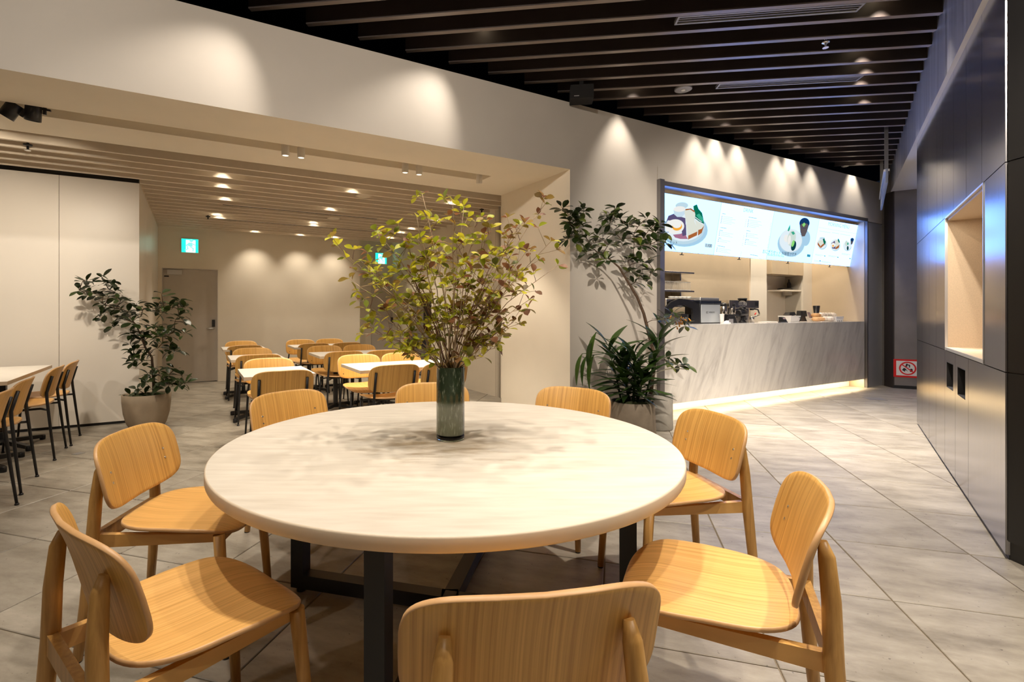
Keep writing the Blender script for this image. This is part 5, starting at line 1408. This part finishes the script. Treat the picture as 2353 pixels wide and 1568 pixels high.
class Leaves:
    """leaves of one plant: the nearest 296 are parts, the rest one stuff part"""
    def __init__(s, root, name): s.root = root; s.name = name; s.l = []
    def add(s, me, p, d, scale=1.0, roll=0.0):
        R_ = orient(Vector(d), roll=roll).to_4x4() @ Matrix.Scale(scale, 4); R_.translation = Vector(p); s.l.append((me, R_))
    def done(s):
        base = s.root.location
        order = sorted(s.l, key=lambda q: q[1].translation.y - 0.5 * q[1].to_scale()[0])
        for me, R_ in order[:296]:
            o = bpy.data.objects.new(s.name, me); COL.objects.link(o); o.parent = s.root
            M_ = R_.copy(); M_.translation = R_.translation - base; o.matrix_basis = M_
        rest = order[296:]
        if rest:
            by = {}
            for me, R_ in rest: by.setdefault(me.materials[0].name, []).append((me, R_))
            mb = MB(); mats = []
            for k, (mn, lst) in enumerate(by.items()):
                mats.append(bpy.data.materials[mn])
                for me, R_ in lst:
                    b0 = len(mb.v); mb.v += [tuple(R_ @ v.co - base) for v in me.vertices]
                    for p in me.polygons: mb.face([b0 + i for i in p.vertices], k, True)
            mb.build('foliage', mats, s.root, kind='stuff')
def bend(p, q, k, rnd, up=0.0):
    p, q = Vector(p), Vector(q); L_ = (q - p).length; out = []
    o = Vector((rnd.uniform(-1, 1), rnd.uniform(-1, 1), rnd.uniform(-1, 1))) * 0.06 * L_ + Vector((0, 0, up * L_))
    for i in range(k + 1):
        f = i / k; out.append(p.lerp(q, f) + o * math.sin(PI * f))
    return out
def pot(root, prof, m, moss_r, moss_z, seg=40):
    mb = MB(); mb.lathe(prof, (0, 0, 0), seg, 0, True, False); mb.build('planter', m, root)
    mb = MB(); rnd = random.Random(3)
    rings = []
    for r_, z in ((moss_r, 0.0), (moss_r * 0.75, 0.02), (moss_r * 0.4, 0.03), (0.01, 0.035)):
        rings.append([(r_ * math.cos(2 * PI * k / 30), r_ * math.sin(2 * PI * k / 30), moss_z + z + rnd.uniform(-0.006, 0.012)) for k in range(30)])
    mb.loft(rings, 0, True, True, True); mb.build('moss', 'soil', root)
def whorl_tree(root, trunk, spots, me_list, nleaf, scale, rnd, depth_fn, r0, twig='bark', flat=0.25):
    """trunk: list of world points; spots: pixel positions of leaf whorls; each whorl joins the nearest wood by a twig"""
    base = root.location
    mb = MB(); mb.tube([Vector(p) - base for p in trunk], [r0 * (1 - 0.72 * i / (len(trunk) - 1)) for i in range(len(trunk))], 10); mb.build('trunk', twig, root)
    wood = []
    for i in range(len(trunk) - 1):
        for k in range(4): wood.append(Vector(trunk[i]).lerp(Vector(trunk[i + 1]), k / 4))
    wood.append(Vector(trunk[-1]))
    pts = [depth_fn(px, py) for px, py in spots]
    todo = list(range(len(pts))); lv = Leaves(root, 'leaf')
    while todo:
        best = None
        for i in todo:
            for j, w_ in enumerate(wood):
                d = (pts[i] - w_).length + max(0, w_.z - pts[i].z) * 0.6
                if best is None or d < best[0]: best = (d, i, j)
        d, i, j = best
        line = bend(wood[j], pts[i], 4, rnd, 0.06)
        mb = MB(); mb.tube([p - base for p in line], [0.0045, 0.004, 0.0035, 0.003, 0.0022], 6); mb.build('twig', twig, root)
        wood += line[1:]
        dr = (line[-1] - line[-2]).normalized()
        ax = (dr * 0.6 + Vector((0, 0, 0.7))).normalized()
        side = ax.cross(Vector((rnd.uniform(-1, 1), rnd.uniform(-1, 1), 0.2))).normalized(); s2 = ax.cross(side)
        a0 = rnd.uniform(0, 6.28)
        nn = nleaf + rnd.randint(-1, 1)
        for k in range(nn):
            a = a0 + 2 * PI * k / nn + rnd.uniform(-0.25, 0.25)
            dd = (side * math.cos(a) + s2 * math.sin(a)) + ax * rnd.uniform(flat - 0.25, flat + 0.35)
            lv.add(rnd.choice(me_list), pts[i] + ax * rnd.uniform(-0.03, 0.01) * scale, dd, scale * rnd.uniform(0.75, 1.15), rnd.uniform(-0.5, 0.5))
        todo.remove(i)
    lv.done()
def z2(ox, oy, k): return lambda x, y: (ox + x / k, oy + y / k)

# shrub by the partition
rnd = random.Random(11)
pl = thing('potted_shrub', 'dark-leaved shrub in a tan round planter at the partition corner', 'potted plant', (-3.50, 5.42, 0))
pot(pl, [(0.155, 0.0), (0.185, 0.05), (0.215, 0.16), (0.228, 0.28), (0.230, 0.365), (0.222, 0.368), (0.214, 0.355), (0.205, 0.30)], 'pot_tan', 0.213, 0.325)
f2 = z2(150, 610, 4.02)
def dep_l(px, py):
    lim = 5.42
    k = (px - PCX) / FPX
    if px < 335:
        b_ = O + N * 2.694; tt = (k * b_.y - b_.x) / (U.x - k * U.y); lim = min(lim, (b_ + U * tt).y - 0.14)
    return at(px, py, lim - abs(rnd.gauss(0, 0.10)))
Ld = [leaf_mesh('leaf', 0.110, 0.024, 'leaf_dark', 0.2, 0.18), leaf_mesh('leaf', 0.095, 0.022, 'leaf_dark', 0.3, 0.30), leaf_mesh('leaf', 0.120, 0.026, 'leaf_dark', 0.15, 0.1)]
spots = [(160,150),(200,140),(130,230),(180,260),(230,250),(280,260),(340,110),(370,150),(420,140),(450,190),(400,220),(350,280),(400,290),(340,350),(380,370),(460,250),(480,300),(510,330),(460,400),(500,400),(340,440),(320,480),(480,490),(540,500),(430,560),(580,430),(620,450),(680,420),(620,520),(660,350),(700,470),(650,540),(720,400),(780,400),(830,400),(860,370),(890,270),(880,330),(960,390),(910,430),(850,430),(1040,370),(1070,320),(1110,390),(1050,460),(1090,480),(1100,530),(1020,500),(1100,630),(1010,600),(600,630),(640,640),(700,620),(760,600),(820,570),(880,580),(930,590),(700,680),(600,720),(650,770),(740,690),(800,640),(850,660),(900,650),(960,640),(980,720),(1040,780),(900,720),(860,760),(960,780),(1000,800),(630,800),(640,860),(690,870),(730,820),(620,890),(740,880),(860,970),(830,950),(760,1000),(740,1080),(800,1060),(870,1020),(880,1080),(930,1050),(960,1010),(1010,960),(1080,1020),(1040,1100),(1110,1090),(1070,1110),(660,1150),(600,1200),(650,1220),(720,1180),(820,1160),(900,1110),(960,1100)]
tr = [at(*f2(822, 1180), 5.42), at(*f2(815, 1050), 5.42), at(*f2(805, 920), 5.40), at(*f2(800, 850), 5.40), at(*f2(740, 760), 5.36), at(*f2(700, 660), 5.34), at(*f2(660, 560), 5.30), at(*f2(590, 470), 5.26)]
tr[0].z = 0.30
whorl_tree(pl, tr, [f2(*s) for s in spots], Ld, 5, 1.08, rnd, dep_l, 0.017)

# slender tree in the grey planter
rnd = random.Random(21)
pl = thing('potted_tree', 'slender leaning tree in the smaller grey planter before the kitchen opening', 'potted plant', (2.02, 5.36, 0))
pot(pl, [(0.140, 0.0), (0.146, 0.01), (0.140, 0.37), (0.134, 0.375), (0.128, 0.37), (0.128, 0.33)], 'pot_grey', 0.130, 0.345)
f3 = z2(1250, 440, 2.703)
def dep_r(px, py):
    k = (px - PCX) / FPX
    if px < 1311:
        Yw = 5.23
    else:
        tt = (k * O.y - O.x) / (U.x - k * U.y); Yw = (O + U * tt).y
    return at(px, py, min(5.36, Yw - 0.16) - abs(rnd.gauss(0, 0.12)))
Lm = [leaf_mesh('leaf', 0.130, 0.027, 'leaf_mid', 0.2, 0.2), leaf_mesh('leaf', 0.115, 0.026, 'leaf_mid', 0.3, 0.1), leaf_mesh('leaf', 0.120, 0.024, 'leaf_dark', 0.25, 0.3), leaf_mesh('leaf', 0.13, 0.028, 'leaf_dark', 0.25, 0.1)]
spots = [(110,100),(160,160),(210,130),(250,120),(180,230),(230,210),(140,290),(210,310),(260,280),(250,380),(300,350),(330,280),(390,150),(410,200),(440,100),(470,160),(440,260),(480,300),(400,330),(520,220),(560,260),(600,200),(640,170),(660,230),(620,290),(690,260),(720,200),(740,260),(560,330),(600,340),(660,330),(700,310),(750,320),(520,430),(560,410),(600,440),(650,440),(680,490),(540,490),(600,520),(560,570),(640,560),(390,420),(340,390),(800,760),(850,790),(760,790),(880,830),(720,800),(770,1060),(830,1080),(870,1080),(210,170),(160,200),(190,270),(430,150),(500,200)]
tr = [at(*f3(660, 1225), 5.36), at(*f3(690, 1040), 5.36), at(*f3(650, 880), 5.35), at(*f3(620, 760), 5.34), at(*f3(580, 660), 5.33), at(*f3(520, 560), 5.30), at(*f3(465, 470), 5.26), at(*f3(400, 415), 5.22), at(*f3(320, 370), 5.15)]
tr[0].z = 0.33
whorl_tree(pl, tr, [f3(*s) for s in spots], Lm, 7, 1.05, rnd, dep_r, 0.021)
bp_ = at(*f3(850, 795), 5.25); mb = MB()
for k in range(16):
    q = Vector((rnd.gauss(0, 0.05), rnd.gauss(0, 0.03), rnd.gauss(0, 0.035)))
    mb.tube([bp_ + q - pl.location, bp_ + q + Vector((rnd.uniform(-.02, .02), rnd.uniform(-.02, .02), -0.03)) - pl.location], [0.004, 0.009], 6)
mb.build('blossom', 'blossom', pl, kind='stuff')

# broad-leaved plant in the brown planter
rnd = random.Random(8)
pl = thing('potted_broadleaf', 'bushy plant with long drooping leaves in the wide brown-grey planter', 'potted plant', (1.60, 4.94, 0))
pot(pl, [(0.222, 0.0), (0.228, 0.015), (0.214, 0.30), (0.206, 0.365), (0.198, 0.37), (0.192, 0.36), (0.19, 0.32)], 'pot_brown', 0.192, 0.335)
Ll = [leaf_mesh('leaf', 0.34, 0.042, 'leaf_lance', 0.22, 0.42, True, 0.05), leaf_mesh('leaf', 0.30, 0.044, 'leaf_lance', 0.3, 0.22, True, 0.05), leaf_mesh('leaf', 0.36, 0.038, 'leaf_lance', 0.2, 0.62, True, 0.05)]
lv = Leaves(pl, 'leaf')
for k in range(7):
    a = 2 * PI * k / 7 + rnd.uniform(-.3, .3); rr = rnd.uniform(0.02, 0.11)
    p0 = pl.location + Vector((rr * math.cos(a), rr * math.sin(a), 0.34)); hgt = [0.62, 0.48, 0.40, 0.55, 0.34, 0.46, 0.28][k]
    p1 = p0 + Vector((0.12 * math.cos(a) * hgt / 0.5, 0.10 * math.sin(a), hgt))
    mb = MB(); mb.tube([p0 - pl.location, (p0 + p1) / 2 - pl.location + Vector((0.01, 0, 0)), p1 - pl.location], [0.010, 0.009, 0.006], 8); mb.build('stem', 'leaf_lance', pl)
    nlv = int(13 + hgt * 18)
    for i in range(nlv):
        f = 0.12 + 0.88 * i / (nlv - 1); az = i * 2.4 + k
        el = 0.15 + 0.9 * f
        d = Vector((math.cos(az) * math.cos(el), 0.75 * math.sin(az) * math.cos(el), math.sin(el)))
        lv.add(rnd.choice(Ll), p0.lerp(p1, f), d, rnd.uniform(0.75, 1.1), rnd.uniform(-0.4, 0.4))
# the long spray that hangs out towards the opening
q0 = at(1430, 830, 4.9)
for px, py, s in ((1320, 875, 0.75), (1330, 880, 0.7), (1347, 878, 0.85), (1352, 826, 0.9), (1345, 840, 0.8)):
    st = at(px + 18, py - 62, 4.85); lv.add(Ll[2], st, at(px, py, 4.8) - st + Vector((0, 0, 0.12)), s, rnd.uniform(-.3, .3))
    mb = MB(); mb.tube([Vector((q0.x, q0.y, q0.z)) - pl.location, (q0 + st) / 2 + Vector((0, 0, 0.05)) - pl.location, st - pl.location], [0.005, 0.004, 0.003], 6); mb.build('stem', 'leaf_lance', pl)
lv.done()

# ------------------------------------------------------------------ vase and branches on the round table
VX, VY = -0.081, 2.075
vs = thing('glass_vase', 'tall speckled green glass vase standing on the round table', 'vase', (VX, VY, TZ))
VH, VR = 0.300, 0.0585
m_ = MB(); m_.lathe([(VR * 0.97, 0.022), (VR, 0.03), (VR, 0.150), (VR, 0.155), (VR * 0.99, VH - 0.004), (VR * 0.975, VH), (VR * 0.93, VH - 0.002), (VR * 0.92, VH - 0.05), (VR * 0.90, 0.10), (VR * 0.88, 0.035)], (0, 0, 0), 48, 0, False, False); m_.build('body', 'vase', vs)
m_ = MB(); m_.lathe([(VR * 0.90, 0.0), (VR * 0.985, 0.004), (VR, 0.012), (VR * 0.985, 0.024), (VR * 0.90, 0.028)], (0, 0, 0), 48); m_.build('thick_foot', 'vase_foot', vs)
rnd = random.Random(44)
bq = thing('branch_arrangement', 'spray of branches with yellow-green and russet leaves in the green vase', 'branches', (VX, VY, TZ + 0.05))
Ly = [leaf_mesh('leaf', 0.042, 0.0122, 'leaf_yellow', 0.25, 0.2), leaf_mesh('leaf', 0.036, 0.0116, 'leaf_yellow', 0.35, 0.35), leaf_mesh('leaf', 0.047, 0.0130, 'leaf_yellow', 0.2, 0.1)]
Lb = [leaf_mesh('leaf', 0.042, 0.0130, 'leaf_brown', 0.25, 0.25), leaf_mesh('leaf', 0.046, 0.0140, 'leaf_brown', 0.3, 0.15)]
lv = Leaves(bq, 'leaf')
tips = [(775,566),(802,640),(822,690),(850,610),(868,540),(878,545),(915,515),(905,575),(958,500),(970,446),(975,560),(1040,465),(1066,475),(1068,560),(1092,510),(1128,525),(1098,590),(1140,590),(1178,540),(1205,515),(1212,575),(1252,470),(1266,555),(1282,610),(1215,690),(1180,740),(1150,770),(1165,640),(855,740),(862,765),(900,790),(948,812),(1140,800),(1110,820),(830,600),(940,620),(1020,610),(1050,640),(985,660),(1110,680),(1075,720),(920,700),(880,660),(1130,700),(1000,560),(1190,640)]
def cluster(p, d, right):
    n_ = rnd.randint(3, 5); a0 = rnd.uniform(0, 6)
    ax = (d.normalized() + Vector((0, 0, 0.35))).normalized()
    sd_ = ax.cross(Vector((rnd.uniform(-1, 1), rnd.uniform(-1, 1), 0.1))).normalized(); s2 = ax.cross(sd_)
    for k in range(n_):
        a = a0 + 2 * PI * k / n_ + rnd.uniform(-.3, .3)
        dd = sd_ * math.cos(a) + s2 * math.sin(a) + ax * rnd.uniform(0.2, 1.0)
        lv.add(rnd.choice(Lb if rnd.random() < right else Ly), p, dd, rnd.uniform(0.65, 1.15), rnd.uniform(-0.7, 0.7))
for px, py in tips:
    Yd = VY + rnd.uniform(-0.20, 0.22) * min(1.0, (850 - py) / 200 + 0.35)
    tip = at(px, py, Yd)
    mouth = Vector((VX + rnd.uniform(-.032, .032) + (px - 1035) / 250 * 0.03, VY + rnd.uniform(-.03, .03), TZ + VH - 0.02))
    mouth.x = max(VX - 0.043, min(VX + 0.043, mouth.x))
    foot = Vector((VX - (mouth.x - VX) * 0.6, VY - (mouth.y - VY) * 0.6, TZ + 0.06))
    v = tip - mouth; ctrl = mouth + Vector((v.x * 0.30, v.y * 0.30, v.z * 0.52))
    path = [foot]
    for i in range(9):
        f = i / 8
        path.append(mouth * (1 - f) ** 2 + ctrl * 2 * f * (1 - f) + tip * f * f + Vector((rnd.uniform(-1, 1), rnd.uniform(-1, 1), rnd.uniform(-1, 1))) * 0.006 * (0 < i < 8))
    mb = MB(); n_ = len(path)
    mb.tube([p - bq.location for p in path], [0.0034 - 0.0024 * i / (n_ - 1) for i in range(n_)], 6); mb.build('stem', 'twig' if rnd.random() < 0.85 else 'twig_red', bq)
    right = 0.14 + 0.55 * max(0, min(1, (px - 1080) / 150))
    cluster(tip, path[-1] - path[-2], right)
    for i in range(3, n_ - 1):
        p, q = path[i], path[i + 1]
        for f in (0.2, 0.7):
            if rnd.random() < (0.50 if i < 6 else 0.78):
                b0 = p.lerp(q, f)
                d = (q - p).normalized() * 0.6 + Vector((rnd.uniform(-1, 1), rnd.uniform(-1, 1), rnd.uniform(-0.3, 0.9)))
                e = b0 + d.normalized() * rnd.uniform(0.03, 0.085)
                mb = MB(); mb.tube([b0 - bq.location, e - bq.location], [0.0012, 0.0008], 5); mb.build('twig', 'twig_red' if rnd.random() < 0.4 else 'twig', bq)
                cluster(e, d, right)
lv.done()
